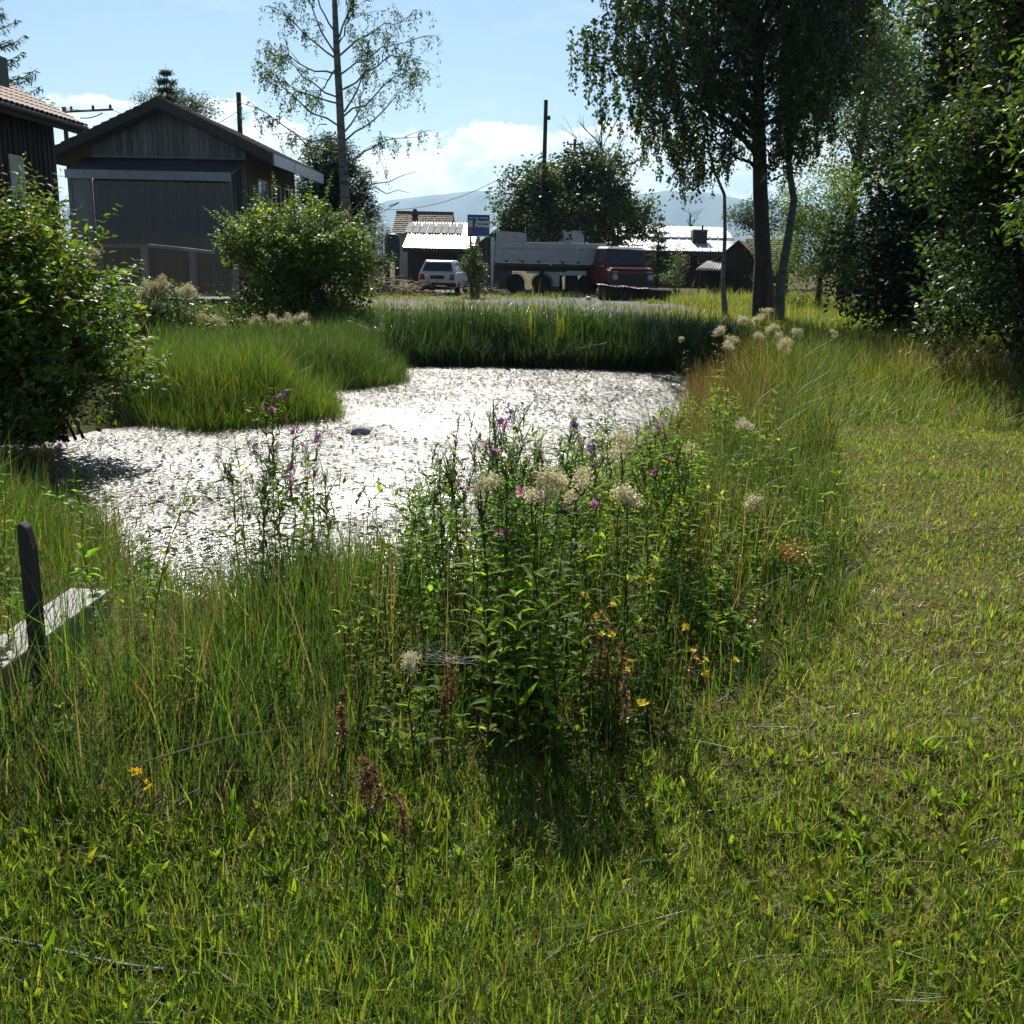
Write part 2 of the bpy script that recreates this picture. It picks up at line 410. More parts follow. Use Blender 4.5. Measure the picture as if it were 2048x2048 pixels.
def sdf(p, poly):
    d = np.full(p.shape[:-1], 1e9)
    for i in range(len(poly)):
        a = poly[i]; b = poly[(i + 1) % len(poly)]; ab = b - a
        t = np.clip(((p - a) @ ab) / (ab @ ab), 0, 1)
        d = np.minimum(d, np.linalg.norm(p - a - t[..., None] * ab, axis=-1))
    return np.where(in_poly(p, poly), -d, d)
def sstep(a, b, x): t = np.clip((x - a) / (b - a), 0, 1); return t * t * (3 - 2 * t)
def hgt(p):
    p = np.asarray(p, float)[..., :2]; s = sdf(p, POND)
    x, y = p[..., 0], p[..., 1]
    und = 0.025 * np.sin(1.7 * x + 0.6) * np.sin(1.3 * y + 1.1) + 0.015 * np.sin(3.9 * x + y) + 0.012 * np.sin(4.7 * y - 1.3 * x)
    und = und * (1 - sstep(20, 26, y)) * (1 - sstep(15, 25, np.abs(x)))
    out = -0.52 + 0.52 * sstep(-0.05, 1.0, s)
    inn = -0.52 - 0.5 * sstep(0, 1.0, -s)
    return np.where(s > 0, out, inn) + und * sstep(0.1, 0.9, s)

def axis_pts(a, b, step, far_lo, far_hi):
    lo = [a - step * 2.5 * (1.6 ** k) for k in range(40)]; hi = [b + step * 2.5 * (1.6 ** k) for k in range(40)]
    lo = [v for v in lo if v > far_lo] + [far_lo]; hi = [v for v in hi if v < far_hi] + [far_hi]
    return np.array(sorted(set(lo)) + list(np.arange(a, b + 1e-6, step)) + sorted(set(hi)))
gx = axis_pts(-9, 9, 0.17, -14000, 14000); gy = axis_pts(-1, 24, 0.17, -3000, 20000)
X, Y = np.meshgrid(gx, gy); pz = np.stack([X, Y], -1)
Z = np.zeros(X.shape); near = (np.abs(X) < 60) & (Y > -20) & (Y < 60)
Z[near] = hgt(pz[near])
nb = NB(); ny, nx = X.shape
i = np.arange(ny - 1)[:, None] * nx + np.arange(nx - 1)[None]
nb.add(np.stack([X, Y, Z], -1), (0, 0, 0), Q=np.stack([i, i + 1, i + nx + 1, i + nx], -1))
def ground_mat():
    m, n, l = new_mat('ground_soil'); b = n['Principled BSDF']; b.inputs['Roughness'].default_value = 0.95
    b.inputs['Specular IOR Level'].default_value = 0.1
    t = n.new('ShaderNodeTexCoord')
    n1 = n.new('ShaderNodeTexNoise'); n1.inputs['Scale'].default_value = 1.4; n1.inputs['Detail'].default_value = 8; l.new(t.outputs['Object'], n1.inputs[0])
    n2 = n.new('ShaderNodeTexNoise'); n2.inputs['Scale'].default_value = 45; n2.inputs['Detail'].default_value = 5; l.new(t.outputs['Object'], n2.inputs[0])
    r1 = n.new('ShaderNodeValToRGB'); e = r1.color_ramp.elements
    e[0].position = 0.35; e[0].color = (0.085, 0.105, 0.022, 1); e[1].position = 0.66; e[1].color = (0.15, 0.125, 0.05, 1)
    l.new(n1.outputs[0], r1.inputs[0])
    r2 = n.new('ShaderNodeValToRGB'); e = r2.color_ramp.elements
    e[0].position = 0.38; e[0].color = (0.35, 0.35, 0.35, 1); e[1].position = 0.7; e[1].color = (1.4, 1.3, 1.1, 1)
    l.new(n2.outputs[0], r2.inputs[0])
    mx = n.new('ShaderNodeMix'); mx.data_type = 'RGBA'; mx.blend_type = 'MULTIPLY'; mx.inputs[0].default_value = 1
    l.new(r1.outputs[0], mx.inputs[6]); l.new(r2.outputs[0], mx.inputs[7]); l.new(mx.outputs[2], b.inputs['Base Color'])
    bp = n.new('ShaderNodeBump'); bp.inputs['Strength'].default_value = 0.8; bp.inputs['Distance'].default_value = 0.03
    l.new(n2.outputs[0], bp.inputs['Height']); l.new(bp.outputs[0], b.inputs['Normal'])
    return m
M['ground'] = ground_mat()
tag(nb.build('ground', M['ground'], smooth=True), kind='structure')

def water_mat():
    m, n, l = new_mat('pond_water'); b = n['Principled BSDF']
    b.inputs['Base Color'].default_value = (0.018, 0.022, 0.014, 1); b.inputs['IOR'].default_value = 1.72
    b.inputs['Specular IOR Level'].default_value = 1.0
    t = n.new('ShaderNodeTexCoord'); mp = n.new('ShaderNodeMapping'); mp.inputs['Scale'].default_value = (1.0, 1.35, 1); l.new(t.outputs['Object'], mp.inputs[0])
    n1 = n.new('ShaderNodeTexNoise'); n1.inputs['Scale'].default_value = 11.0; n1.inputs['Detail'].default_value = 4; n1.inputs['Roughness'].default_value = 0.6
    l.new(mp.outputs[0], n1.inputs[0])
    n2 = n.new('ShaderNodeTexNoise'); n2.inputs['Scale'].default_value = 26.0; n2.inputs['Detail'].default_value = 3; l.new(mp.outputs[0], n2.inputs[0])
    ad = n.new('ShaderNodeMath'); ad.operation = 'MULTIPLY_ADD'; ad.inputs[1].default_value = 0.42
    l.new(n2.outputs[0], ad.inputs[0]); l.new(n1.outputs[0], ad.inputs[2])
    n4 = n.new('ShaderNodeTexNoise'); n4.inputs['Scale'].default_value = 0.8; n4.inputs['Detail'].default_value = 3; l.new(t.outputs['Object'], n4.inputs[0])
    ms = n.new('ShaderNodeMapRange'); ms.inputs[1].default_value = 0.36; ms.inputs[2].default_value = 0.56; ms.inputs[3].default_value = 0.45; ms.inputs[4].default_value = 1.0
    l.new(n4.outputs[0], ms.inputs[0])
    bp = n.new('ShaderNodeBump'); bp.inputs['Distance'].default_value = 0.045; l.new(ms.outputs[0], bp.inputs['Strength'])
    l.new(ad.outputs[0], bp.inputs['Height']); l.new(bp.outputs[0], b.inputs['Normal'])
    n3 = n.new('ShaderNodeTexNoise'); n3.inputs['Scale'].default_value = 1.1; n3.inputs['Detail'].default_value = 4; l.new(t.outputs['Object'], n3.inputs[0])
    mr = n.new('ShaderNodeMapRange'); mr.inputs[1].default_value = 0.35; mr.inputs[2].default_value = 0.65; mr.inputs[3].default_value = 0.24; mr.inputs[4].default_value = 0.38
    l.new(n3.outputs[0], mr.inputs[0]); l.new(mr.outputs[0], b.inputs['Roughness'])
    return m
M['water'] = water_mat()
mb = MB(); mb.add([(-9, 4.6, WZ), (5.0, 4.6, WZ), (5.0, 21.4, WZ), (-9, 21.4, WZ)], [(0, 1, 2, 3)])
tag(mb.build('pond_water', M['water']), kind='structure')

# gravel yard behind the pond
def gravel_mat():
    m, n, l = new_mat('gravel'); b = n['Principled BSDF']; b.inputs['Roughness'].default_value = 0.9
    t = n.new('ShaderNodeTexCoord'); v = n.new('ShaderNodeTexVoronoi'); v.inputs['Scale'].default_value = 22; l.new(t.outputs['Object'], v.inputs[0])
    nz = n.new('ShaderNodeTexNoise'); nz.inputs['Scale'].default_value = 0.9; nz.inputs['Detail'].default_value = 6; l.new(t.outputs['Object'], nz.inputs[0])
    r = n.new('ShaderNodeValToRGB'); e = r.color_ramp.elements; e[0].position = .35; e[0].color = (.075, .062, .045, 1); e[1].position = .65; e[1].color = (.125, .10, .07, 1)
    l.new(nz.outputs[0], r.inputs[0]); hs = n.new('ShaderNodeMix'); hs.data_type = 'RGBA'; hs.blend_type = 'OVERLAY'; hs.inputs[0].default_value = .5
    l.new(r.outputs[0], hs.inputs[6]); l.new(v.outputs['Color'], hs.inputs[7])
    bw = n.new('ShaderNodeHueSaturation'); bw.inputs['Saturation'].default_value = .35; l.new(hs.outputs[2], bw.inputs['Color']); l.new(bw.outputs[0], b.inputs['Base Color'])
    bp = n.new('ShaderNodeBump'); bp.inputs['Strength'].default_value = .7; bp.inputs['Distance'].default_value = .03; l.new(v.outputs['Distance'], bp.inputs['Height']); l.new(bp.outputs[0], b.inputs['Normal'])
    return m
M['gravel'] = gravel_mat()
ang = np.linspace(0, 2 * PI, 60, endpoint=False)
rad = 1 + 0.06 * np.sin(5 * ang + 1) + 0.04 * np.sin(11 * ang)
mb = MB(); mb.add([(0.8 + 12.5 * math.cos(a) * r, 41.5 + 10.5 * math.sin(a) * r, 0.006) for a, r in zip(ang, rad)], [tuple(range(60))])
tag(mb.build('gravel_yard', M['gravel']), kind='structure')

# mountains, 7 km off
def ridge(name, pts, Yd, depth, seed):
    r = np.random.default_rng(seed); xs = np.linspace(-1800, 3900, 420)
    ys = np.interp(xs, [p[0] for p in pts], [p[1] for p in pts])
    for k in range(6):
        ys += 6.0 / (1.7 ** k) * np.sin(xs * 0.011 * (1.9 ** k) + r.uniform(0, 6)) * 0.5
    nb = NB(); rows = 14; V = []
    top = np.array([P(x, y, Yd) for x, y in zip(xs, ys)])
    for j in range(rows + 1):
        t = j / rows; q = top.copy(); q[:, 2] = top[:, 2] * (1 - t) ** 1.15; q[:, 1] = Yd - depth * t
        q[:, 0] *= (1 - 0.03 * t)
        a = np.sin(np.arange(len(xs)) * 0.55 + 2.2 * np.sin(np.arange(len(xs)) * 0.13) + t * 1.5)
        q[:, 1] += a * 130 * math.sin(PI * t); q[:, 2] += a * 22 * math.sin(PI * t) * (1 if j else 0)
        V.append(q)
    back = top.copy(); back[:, 1] += depth; back[:, 2] = -5; V.insert(0, back)
    V = np.array(V); V[-1, :, 2] = -5
    nn = len(xs); i = np.arange(len(V) - 1)[:, None] * nn + np.arange(nn - 1)[None]
    nb.add(V, (0, 0, 0), Q=np.stack([i, i + 1, i + nn + 1, i + nn], -1))
    tag(nb.build(name, M['hill'], smooth=True), kind='structure')
ridge('mountain_ridge', [(-1800, 420), (0, 400), (500, 425), (700, 425), (780, 402), (880, 388), (1010, 382), (1150, 402), (1240, 392), (1330, 380), (1420, 388), (1520, 405), (1700, 420), (2300, 440), (3900, 470)], 7600, 900, 3)
ridge('foothill_ridge', [(-1800, 470), (0, 455), (600, 455), (760, 452), (860, 470), (1000, 476), (1200, 455), (1330, 448), (1450, 455), (1600, 462), (2300, 490), (3900, 520)], 5200, 700, 9)

def stem_path(base, h, lean, az, n=9):
    t = np.linspace(0, 1, n)[:, None]; d = np.array([math.cos(az), math.sin(az), 0])
    p = base + d * lean * h * t ** 1.6 + np.array([0, 0, h]) * t; p[1:] += rng.normal(0, .006, (n - 1, 3)); return p
def at_t(p, f): s = np.linspace(0, 1, len(p)); return np.stack([np.interp(f, s, p[:, k]) for k in range(3)], -1)
def stem_leaves(nl, p, h, f0, f1, step, L, W, col, whorl=2, el=(.35, .3), prof=(.7, 1.0, .5), droop=.3, s=.18):
    m = max(3, int(h * (f1 - f0) / step)); f = np.repeat(np.linspace(f0, f1, m), whorl); n = len(f)
    az = np.repeat(np.arange(m) * (PI / 2 if whorl == 2 else 1.0), whorl) + np.tile(np.arange(whorl) * 2 * PI / whorl, m) + rng.normal(0, .3, n)
    e = rng.normal(el[0], el[1], n); d = np.stack([np.cos(az) * np.cos(e), np.sin(az) * np.cos(e), np.sin(e)], 1)
    sc = np.interp((f - f0) / (f1 - f0), [0, .4, 1], prof)
    leaves8(nl, at_t(p, f), d, np.tile([0, 0, 1.0], (n, 1)) + rng.normal(0, .25, (n, 3)), L * sc * np.exp(rng.normal(0, .15, n)), W * sc * np.exp(rng.normal(0, .12, n)), jit(col, n, s), droop)

# ------------------------------------------------------------------ trees
def foliage_cloud(nb, centers, per, spread, L, W, col, up=0.35, droop=0.0, s=0.2, hue=0.12, flat=0.8):
    n = len(centers) * per
    c = np.repeat(centers, per, 0); sp = np.repeat(np.broadcast_to(spread, (len(centers),)), per)[:, None]
    off = rng.normal(0, 1, (n, 3)) * sp * np.array([1, 1, flat]) * 0.6
    pos = c + off
    d = rng.normal(0, 1, (n, 3)); d[:, 2] = d[:, 2] * 0.5 - droop; d += unit(off) * 0.7
    nr = rng.normal(0, 0.55, (n, 3)); nr[:, 2] += up + 0.6
    cc = jit(col, len(centers), s, hue); cc = np.repeat(cc, per, 0) * np.exp(rng.normal(0, 0.15, (n, 1)))
    leaves(nb, pos, d, nr, L * np.exp(rng.normal(0, 0.25, n)), W * np.exp(rng.normal(0, 0.2, n)), cc)

def blob_points(blobs, n, shell=0.65):
    """points in a union of ellipsoids (x,y,z,rx,ry,rz), more of them near the surface"""
    b = np.array(blobs, float); vol = b[:, 3] * b[:, 4] * b[:, 5]; k = rng.choice(len(b), n, p=vol / vol.sum())
    d = unit(rng.normal(0, 1, (n, 3))); r = rng.uniform(0, 1, n) ** (1 / 3.0); r = np.where(rng.uniform(0, 1, n) < shell, 0.72 + 0.28 * r, r)
    lump = 1 + 0.22 * np.sin(d[:, 0] * 7 + k) * np.sin(d[:, 2] * 6 + 2 * k) + np.where(rng.uniform(0, 1, n) < .12, rng.uniform(.05, .38, n), 0)
    return b[k, :3] + d * (r * lump)[:, None] * b[k, 3:6]

def tufts(blobs, n, r, flat=.6):
    c = blob_points(blobs, n, .8); k = np.exp(rng.normal(0, .3, n)) * r
    return [(*p, a * 1.15, a * 1.15, a * flat) for p, a in zip(c, k)]
def crown_points(blobs, ncl, shell, ntuft, rt):
    if not ntuft: return blob_points(blobs, ncl, shell)
    m = int(ncl * .72); return np.concatenate([blob_points(tufts(blobs, ntuft, rt), m, .6), blob_points(blobs, ncl - m, .2)])

def limb_paths(trunk, targets, r0, sag=0.0, wob=0.12):
    """curved limbs from points on the trunk polyline to target points"""
    out = []; T = np.asarray(trunk, float)
    for t in targets:
        hz = np.linalg.norm(T[:, :2] - t[:2], axis=1)
        zt = t[2] - 0.55 * np.linalg.norm(T[-1, :2] - t[:2]) ; zt = np.clip(zt, T[0, 2] + 0.35 * (T[-1, 2] - T[0, 2]), T[-1, 2])
        o = np.array([np.interp(zt, T[:, 2], T[:, k]) for k in range(3)])
        n = 7; s = np.linspace(0, 1, n)[:, None]
        mid = o + (t - o) * 0.5 + np.array([0, 0, 0.12 * np.linalg.norm(t - o)]) + rng.normal(0, wob, 3) * np.linalg.norm(t - o) * 0.3
        p = (1 - s) ** 2 * o + 2 * s * (1 - s) * mid + s * s * t
        p[1:-1] += rng.normal(0, wob * 0.15, (n - 2, 3)) * np.linalg.norm(t - o) * 0.4
        rr = r0 * min(1.0, 0.25 + np.linalg.norm(t - o) / 6)
        out.append((p, np.linspace(rr, rr * 0.12, n)))
    return out

def px_blobs(lst, depth=1.0):
    """(px, py, Y, rx_px, rz_px) -> ellipsoids at a real distance"""
    o = []
    for px, py, Y, rx, rz in lst:
        c = P(px, py, Y); k = Y / 2048 * 1.03; o.append((*c, rx * k, max(rx, rz) * k * depth, rz * k))
    return o

def leafy_tree(name, label, cat, trunk, r0, blobs, ncl, per, spread, L, W, col, group=None, mat='leaf', bark='bark', nlimb=40, droop=0.1, s=0.22, shell=0.65, tw=5, up=0.35, ntuft=0, rt=.5):
    """trunk + limbs + crown of clumped leaves, a thing of two parts"""
    trunk = np.asarray(trunk, float)
    root = thing(name, tuple(trunk[0]), label, cat, group)
    c = crown_points(blobs, ncl, shell, ntuft, rt)
    nt = NB(); n = len(trunk)
    tubes(nt, [(trunk, np.linspace(r0, r0 * 0.3, n) * np.r_[1.35, np.ones(n - 1)])], (0, 0, 0), 9)
    tg = c[rng.choice(len(c), min(nlimb, len(c)), replace=False)]
    tubes(nt, limb_paths(trunk, tg, r0 * 0.4), (0, 0, 0), tw)
    nt.build('trunk', M[bark], root, smooth=True)
    nl = NB(); foliage_cloud(nl, c, per, spread, L, W, col, droop=droop, s=s, up=up)
    nl.build('crown', M[mat], root)
    return root

def strands(nb, nt, starts, n_leaf, length, L, W, col, rstrand=0.004, spread=0.3):
    """hanging birch twigs with leaves along them"""
    for k, st in enumerate(starts):
        ln = length * rng.uniform(0.5, 1.3); m = 4; t = np.linspace(0, 1, m)[:, None]
        out = unit(rng.normal(0, 1, 3) * np.array([1, 1, 0.2])) * spread * ln
        p = st + out * t * (1.6 - t) + np.array([0, 0, 0.18 * ln]) * t - np.array([0, 0, ln]) * t ** 1.7
        tubes(nt, [(p, np.linspace(rstrand, rstrand * 0.4, m))], (0, 0, 0), 3)
        nl = max(2, int(n_leaf * rng.uniform(0.6, 1.3)))
        f = rng.uniform(0.1, 1, nl); q = np.stack([np.interp(f, t[:, 0], p[:, j]) for j in range(3)], 1) + rng.normal(0, 0.035, (nl, 3))
        d = rng.normal(0, 0.6, (nl, 3)); d[:, 2] -= 0.7
        leaves(nb, q, d, rng.normal(0, 1, (nl, 3)), L * np.exp(rng.normal(0, .2, nl)), W * np.exp(rng.normal(0, .2, nl)), jit(col, nl, .25, .15))

# sparse birch behind the wooden house: limbs follow the photograph
def zoomed(pts, Y, dy):                        # notes in a crop at (480,0), 4.025x
    n = len(pts); return np.array([P(480 + x / 4.025, y / 4.025, Y + dy * k / max(1, n - 1)) for k, (x, y) in enumerate(pts)])
def sparse_birch():
    Yb = 33.0
    tr = np.array([P(703, 585, Yb), P(699, 470, Yb), P(690, 400, Yb), P(684, 300, Yb), P(679, 200, Yb), P(673, 100, Yb), P(669, 0, Yb), P(667, -110, Yb), P(668, -200, Yb)])
    root = thing('birch_tree', tuple(tr[0]), 'tall sparse pale-trunked birch standing right of the grey wooden house', 'tree')
    nt, nl = NB(), NB()
    tubes(nt, [(tr, np.array([.2, .17, .15, .13, .115, .1, .08, .05, .02]))], (0, 0, 0), 9)
    limbs = [[(830, 1230), (600, 1210), (260, 950), (70, 800)], [(790, 1010), (520, 890), (320, 640), (200, 560)], [(780, 780), (520, 640), (350, 480), (230, 330)],
             [(780, 830), (560, 770), (400, 690), (250, 640)], [(760, 590), (560, 550), (370, 460), (230, 420)], [(770, 470), (560, 320), (400, 140), (290, 30)], [(760, 420), (640, 200), (550, 0), (500, -120)],
             [(800, 450), (1000, 280), (1200, 180), (1340, 170)], [(810, 600), (1000, 490), (1180, 370), (1350, 350)], [(830, 720), (1100, 560), (1250, 430), (1400, 470)],
             [(840, 900), (980, 700), (1040, 400), (1060, 250)], [(830, 940), (1050, 820), (1240, 600), (1430, 600)], [(850, 1130), (1050, 1000), (1250, 780), (1400, 680)],
             [(900, 1290), (1050, 1210), (1180, 1120), (1450, 1100)], [(840, 1060), (960, 900), (1000, 700), (990, 520)], [(800, 300), (900, 60), (960, -80), (1000, -220)], [(760, 250), (650, 60), (600, -100), (560, -240)],
             [(800, 1120), (600, 1135), (480, 1100), (380, 1050)], [(770, 560), (700, 640), (650, 760), (620, 840)], [(775, 380), (860, 240), (900, 100), (905, -20)]]
    ends = []
    for k, lm in enumerate(limbs):
        dy = rng.uniform(-2.2, 2.2); p = zoomed(lm, Yb, dy)
        s = np.linspace(0, 1, 9); q = np.stack([np.interp(s, np.linspace(0, 1, len(p)), p[:, j]) for j in range(3)], 1)
        q[1:-1] = (q[:-2] + 2 * q[1:-1] + q[2:]) / 4; q[1:] += rng.normal(0, .035, (8, 3))
        tubes(nt, [(q, np.linspace(.032, .007, 9))], (0, 0, 0), 5)
        for j in range(9):                     # side twigs
            f = rng.uniform(.3, 1); o = np.array([np.interp(f, s, q[:, a]) for a in range(3)])
            d = unit(q[-1] - q[0]) * .5 + rng.normal(0, .5, 3) * np.array([1, 1, .6]) + np.array([0, 0, .25]); ln = rng.uniform(.4, 1.1)
            t = np.linspace(0, 1, 5)[:, None]; w = o + d * ln * t - np.array([0, 0, .35 * ln]) * t * t
            tubes(nt, [(w, np.linspace(.012, .004, 5))], (0, 0, 0), 4); ends += [w[-1], w[3], w[2]]
        ends += [q[-1], q[-2], q[-3], q[-2] + rng.normal(0, .1, 3)]
    for lm in ([(1060, 1480), (1200, 1465), (1290, 1420), (1420, 1380)], [(1070, 1500), (1180, 1560), (1270, 1530), (1370, 1555)], [(1200, 1660), (1280, 1630), (1180, 1690), (1120, 1720)], [(880, 1720), (1000, 1600), (1060, 1480), (1060, 1480)], [(700, 1000), (640, 1000), (600, 1060), (610, 1130)], [(860, 1180), (930, 1170), (960, 1240), (1040, 1180)]):
        p = zoomed(lm[:3] if lm[2] == lm[3] else lm, Yb, rng.uniform(-1, 1)); tubes(nt, [(p, np.linspace(.02, .006, len(p)))], (0, 0, 0), 4)
    ends = np.array(ends)
    strands(nl, nt, ends, 15, .55, .07, .048, (.06, .092, .036), .003, .35)
    nt.build('trunk', M['bark_birch'], root, smooth=True); nl.build('crown', M['leaf'], root)
sparse_birch()

# pair of birches on the right: one old dark trunk, one slim pale trunk, one thin sapling
def weeping_birch(name, label, trunk, r0, rtop, blobs, nst, nleaf, length, bark, col, nlimb):
    trunk = np.asarray(trunk, float); root = thing(name, tuple(trunk[0]), label, 'tree')
    nt, nl = NB(), NB(); n = len(trunk)
    tubes(nt, [(trunk, np.linspace(r0, rtop, n) * np.r_[1.3, np.ones(n - 1)])], (0, 0, 0), 10)
    c = blob_points(blobs, nst, .5)
    tubes(nt, limb_paths(trunk, c[rng.choice(nst, nlimb, replace=False)], r0 * .33, wob=.2), (0, 0, 0), 5)
    strands(nl, nt, c, nleaf, length, .092, .068, col, .0045, .35)
    nt.build('trunk', M[bark], root, smooth=True); nl.build('crown', M['leaf_gloss'], root)
YB = 28.0
weeping_birch('birch_tree', 'old birch with a thick dark trunk and wide drooping crown right of the red truck',
              [P(1527, 632, YB), P(1526, 520, YB), P(1521, 400, YB), P(1518, 260, YB), P(1515, 100, YB), P(1508, -60, YB), P(1505, -230, YB)], .25, .08,
              px_blobs([(1290, 115, 27, 125, 105), (1230, 85, 28, 75, 55), (1380, 185, 28, 120, 115), (1330, 235, 29, 70, 50), (1440, 50, 28, 170, 130), (1560, 95, 28.5, 145, 160), (1450, 230, 27, 75, 65), (1400, -120, 28, 220, 120), (1600, -80, 28, 190, 150)]),
              3800, 24, .6, 'bark_old', (.046, .076, .018), 80)
weeping_birch('birch_tree', 'slim pale-trunked birch leaning right beside the thick dark birch trunk',
              [P(1556, 640, 27.3), P(1562, 560, 27.3), P(1577, 470, 27.3), P(1588, 400, 27.3), P(1578, 340, 27.3), P(1574, 180, 27.3), P(1572, 0, 27.3), P(1570, -160, 27.3)], .13, .04,
              px_blobs([(1630, 100, 26.5, 68, 110), (1600, 225, 27, 55, 70), (1560, 285, 27.5, 50, 40), (1650, -40, 27, 80, 100)]),
              900, 22, .65, 'bark_shaded', (.046, .076, .018), 36)
weeping_birch('birch_sapling', 'thin bent birch sapling with bare pale stem left of the thick birch', 
              [P(1450, 632, 28.5), P(1446, 560, 28.5), P(1450, 470, 28.5), P(1449, 390, 28.5), P(1430, 345, 28.5), P(1417, 300, 28.5), P(1412, 230, 28.5)], .065, .02,
              px_blobs([(1405, 300, 28.5, 55, 50), (1370, 330, 28.5, 45, 30)]), 110, 20, .6, 'bark_birch', (.05, .082, .02), 10)

def spruce(name, label, base, height, rad, tiers, col, whorl=7, lean=0.0, group=None, gap=0.0):
    root = thing(name, tuple(base), label, 'tree', group); base = np.asarray(base, float)
    nt, nl = NB(), NB()
    tubes(nt, [(np.array([base, base + np.array([lean, 0, height * .5]), base + np.array([lean * 1.5, 0, height])]), [.022 * height, .014 * height, .004])], (0, 0, 0), 7)
    for i in range(tiers):
        f = (i + .5) / tiers; z = height * (.08 + .9 * f); R = rad * (1 - f) ** .85 + .05
        for j in range(whorl):
            if rng.uniform() < gap: continue
            a = 2 * PI * (j + rng.uniform(0, .8)) / whorl + i * 1.3; r = R * rng.uniform(.6, 1.15)
            t = np.linspace(0, 1, 5)[:, None]
            o = base + np.array([0, 0, z]); e = np.array([math.cos(a) * r, math.sin(a) * r, -.12 * r])
            p = o + e * t + np.array([0, 0, -.18 * r]) * np.sin(t * PI) + np.array([0, 0, .12 * r]) * t * t
            tubes(nt, [(p, np.linspace(.012 * height * .3, .006, 5))], (0, 0, 0), 4)
            n = int(26 + 34 * r); fr = rng.uniform(.05, 1, n); q = np.stack([np.interp(fr, t[:, 0], p[:, k]) for k in range(3)], 1)
            sp = .10 + .16 * r * (1 - fr) * .6
            d = unit(e) * .7 + rng.normal(0, .55, (n, 3)); d[:, 2] -= .35
            q = q + rng.normal(0, 1, (n, 3)) * sp[:, None] * np.array([.6, .6, .3])
            leaves(nl, q, d, rng.normal(0, .5, (n, 3)) + np.array([0, 0, 1]), .24 * np.exp(rng.normal(0, .2, n)), .055, jit(col, n, .2, .08))
    nt.build('trunk', M['bark'], root, smooth=True); nl.build('crown', M['leaf'], root)
b0 = P(-12, 500, 42); b0[2] = 0
spruce('spruce_tree', 'dark spruce at the left edge behind the tiled barn roof', b0, P(-12, -330, 42)[2], 3.6, 26, (.018, .032, .014), 7, gap=.12)
b0 = P(352, 500, 62); b0[2] = 0
spruce('spruce_tree', 'spruce whose pointed top rises behind the roof ridge of the wooden house', b0, P(352, 126, 62)[2], 5.2, 24, (.022, .040, .018), 8)
b0 = P(1315, 520, 60); b0[2] = 0
spruce('spruce_tree', 'small thin young spruce before the long sheet metal roof', b0, P(1315, 424, 60)[2], 1.0, 10, (.028, .045, .025), 6, gap=.25)

b0 = P(380, 500, 64); b0[2] = 0
leafy_tree('leafy_tree', 'grey-green leafy tree beside the spruce behind the wooden house', 'tree', [b0, b0 + np.array([0, 0, 5.]), b0 + np.array([0, 0, 9.])], .2,
           px_blobs([(305, 205, 68, 26, 20), (330, 185, 68, 20, 20), (398, 218, 68, 28, 22), (360, 225, 68, 45, 30)]), 200, 34, .42, .13, .08, (.035, .055, .028), nlimb=25)
b0 = P(715, 500, 48); b0[2] = 0
leafy_tree('pine_tree', 'dark bushy conifer behind the pale birch trunk', 'tree', [b0, b0 + np.array([0, 0, 3.]), b0 + np.array([-.7, 0, 5.9])], .16,
           px_blobs([(665, 320, 48, 42, 36), (640, 370, 48, 46, 42), (690, 375, 48.5, 46, 40), (715, 420, 48, 34, 26), (640, 410, 47.5, 42, 34), (745, 428, 48, 14, 10), (660, 295, 48, 20, 16)]), 520, 52, .30, .14, .055, (.030, .050, .020), nlimb=40, droop=.0)
b0 = P(1115, 560, 56); b0[2] = 0
leafy_tree('maple_tree', 'round dark leafy tree behind the grey dropside trailer', 'tree', [b0, b0 + np.array([0, 0, 1.6]), b0 + np.array([.1, 0, 4.4])], .22,
           px_blobs([(1090, 380, 56, 85, 60), (1170, 375, 56, 85, 60), (1130, 345, 56, 60, 36), (1060, 425, 55.5, 60, 48), (1200, 430, 56, 75, 55), (1130, 430, 55, 100, 60), (1255, 405, 56, 28, 26), (1020, 450, 56, 32, 26)]), 700, 40, .42, .19, .15, (.042, .070, .018), nlimb=50, mat='leaf_gloss', ntuft=60, rt=.75)
# bare trees behind the maple
def bare_tree(px, py, Y, top, spread, label):
    b = P(px, py, Y); b[2] = 0; e = P(px + spread * .2, top, Y)
    root = thing('bare_tree', tuple(b), label, 'tree'); nt = NB(); h = e[2]
    tr = np.array([b + (e - b) * t for t in np.linspace(0, 1, 6)]); tr[1:-1] += rng.normal(0, .12, (4, 3)); tubes(nt, [(tr, np.linspace(.14, .02, 6))], (0, 0, 0), 6)
    for k in range(15):
        f = rng.uniform(.45, .92); o = b + (e - b) * f; d = np.array([rng.normal(0, .55), rng.normal(0, .4), 1.0]); ln = rng.uniform(.25, .75) * h * .42
        t = np.linspace(0, 1, 5)[:, None]; p = o + d * ln * t * .8 + rng.normal(0, .04, (5, 3)) * ln * .4; tubes(nt, [(p, np.linspace(.045, .01, 5))], (0, 0, 0), 4)
        for j in range(4):
            f2 = rng.uniform(.4, 1); o2 = o + d * ln * f2 * .8; d2 = d + rng.normal(0, .5, 3); p2 = o2 + d2 * ln * .35 * np.linspace(0, 1, 4)[:, None]
            tubes(nt, [(p2, np.linspace(.018, .006, 4))], (0, 0, 0), 3)
    nt.build('trunk', M['bark'], root, smooth=True)
bare_tree(1195, 560, 62, 262, 40, 'bare leafless tree rising above the round tree behind the trailer')
bare_tree(1230, 560, 64, 300, -60, 'leafless branches right of the round tree crown')
bare_tree(1378, 560, 90, 425, 10, 'tiny bare dead tree far behind the sheet metal roof')

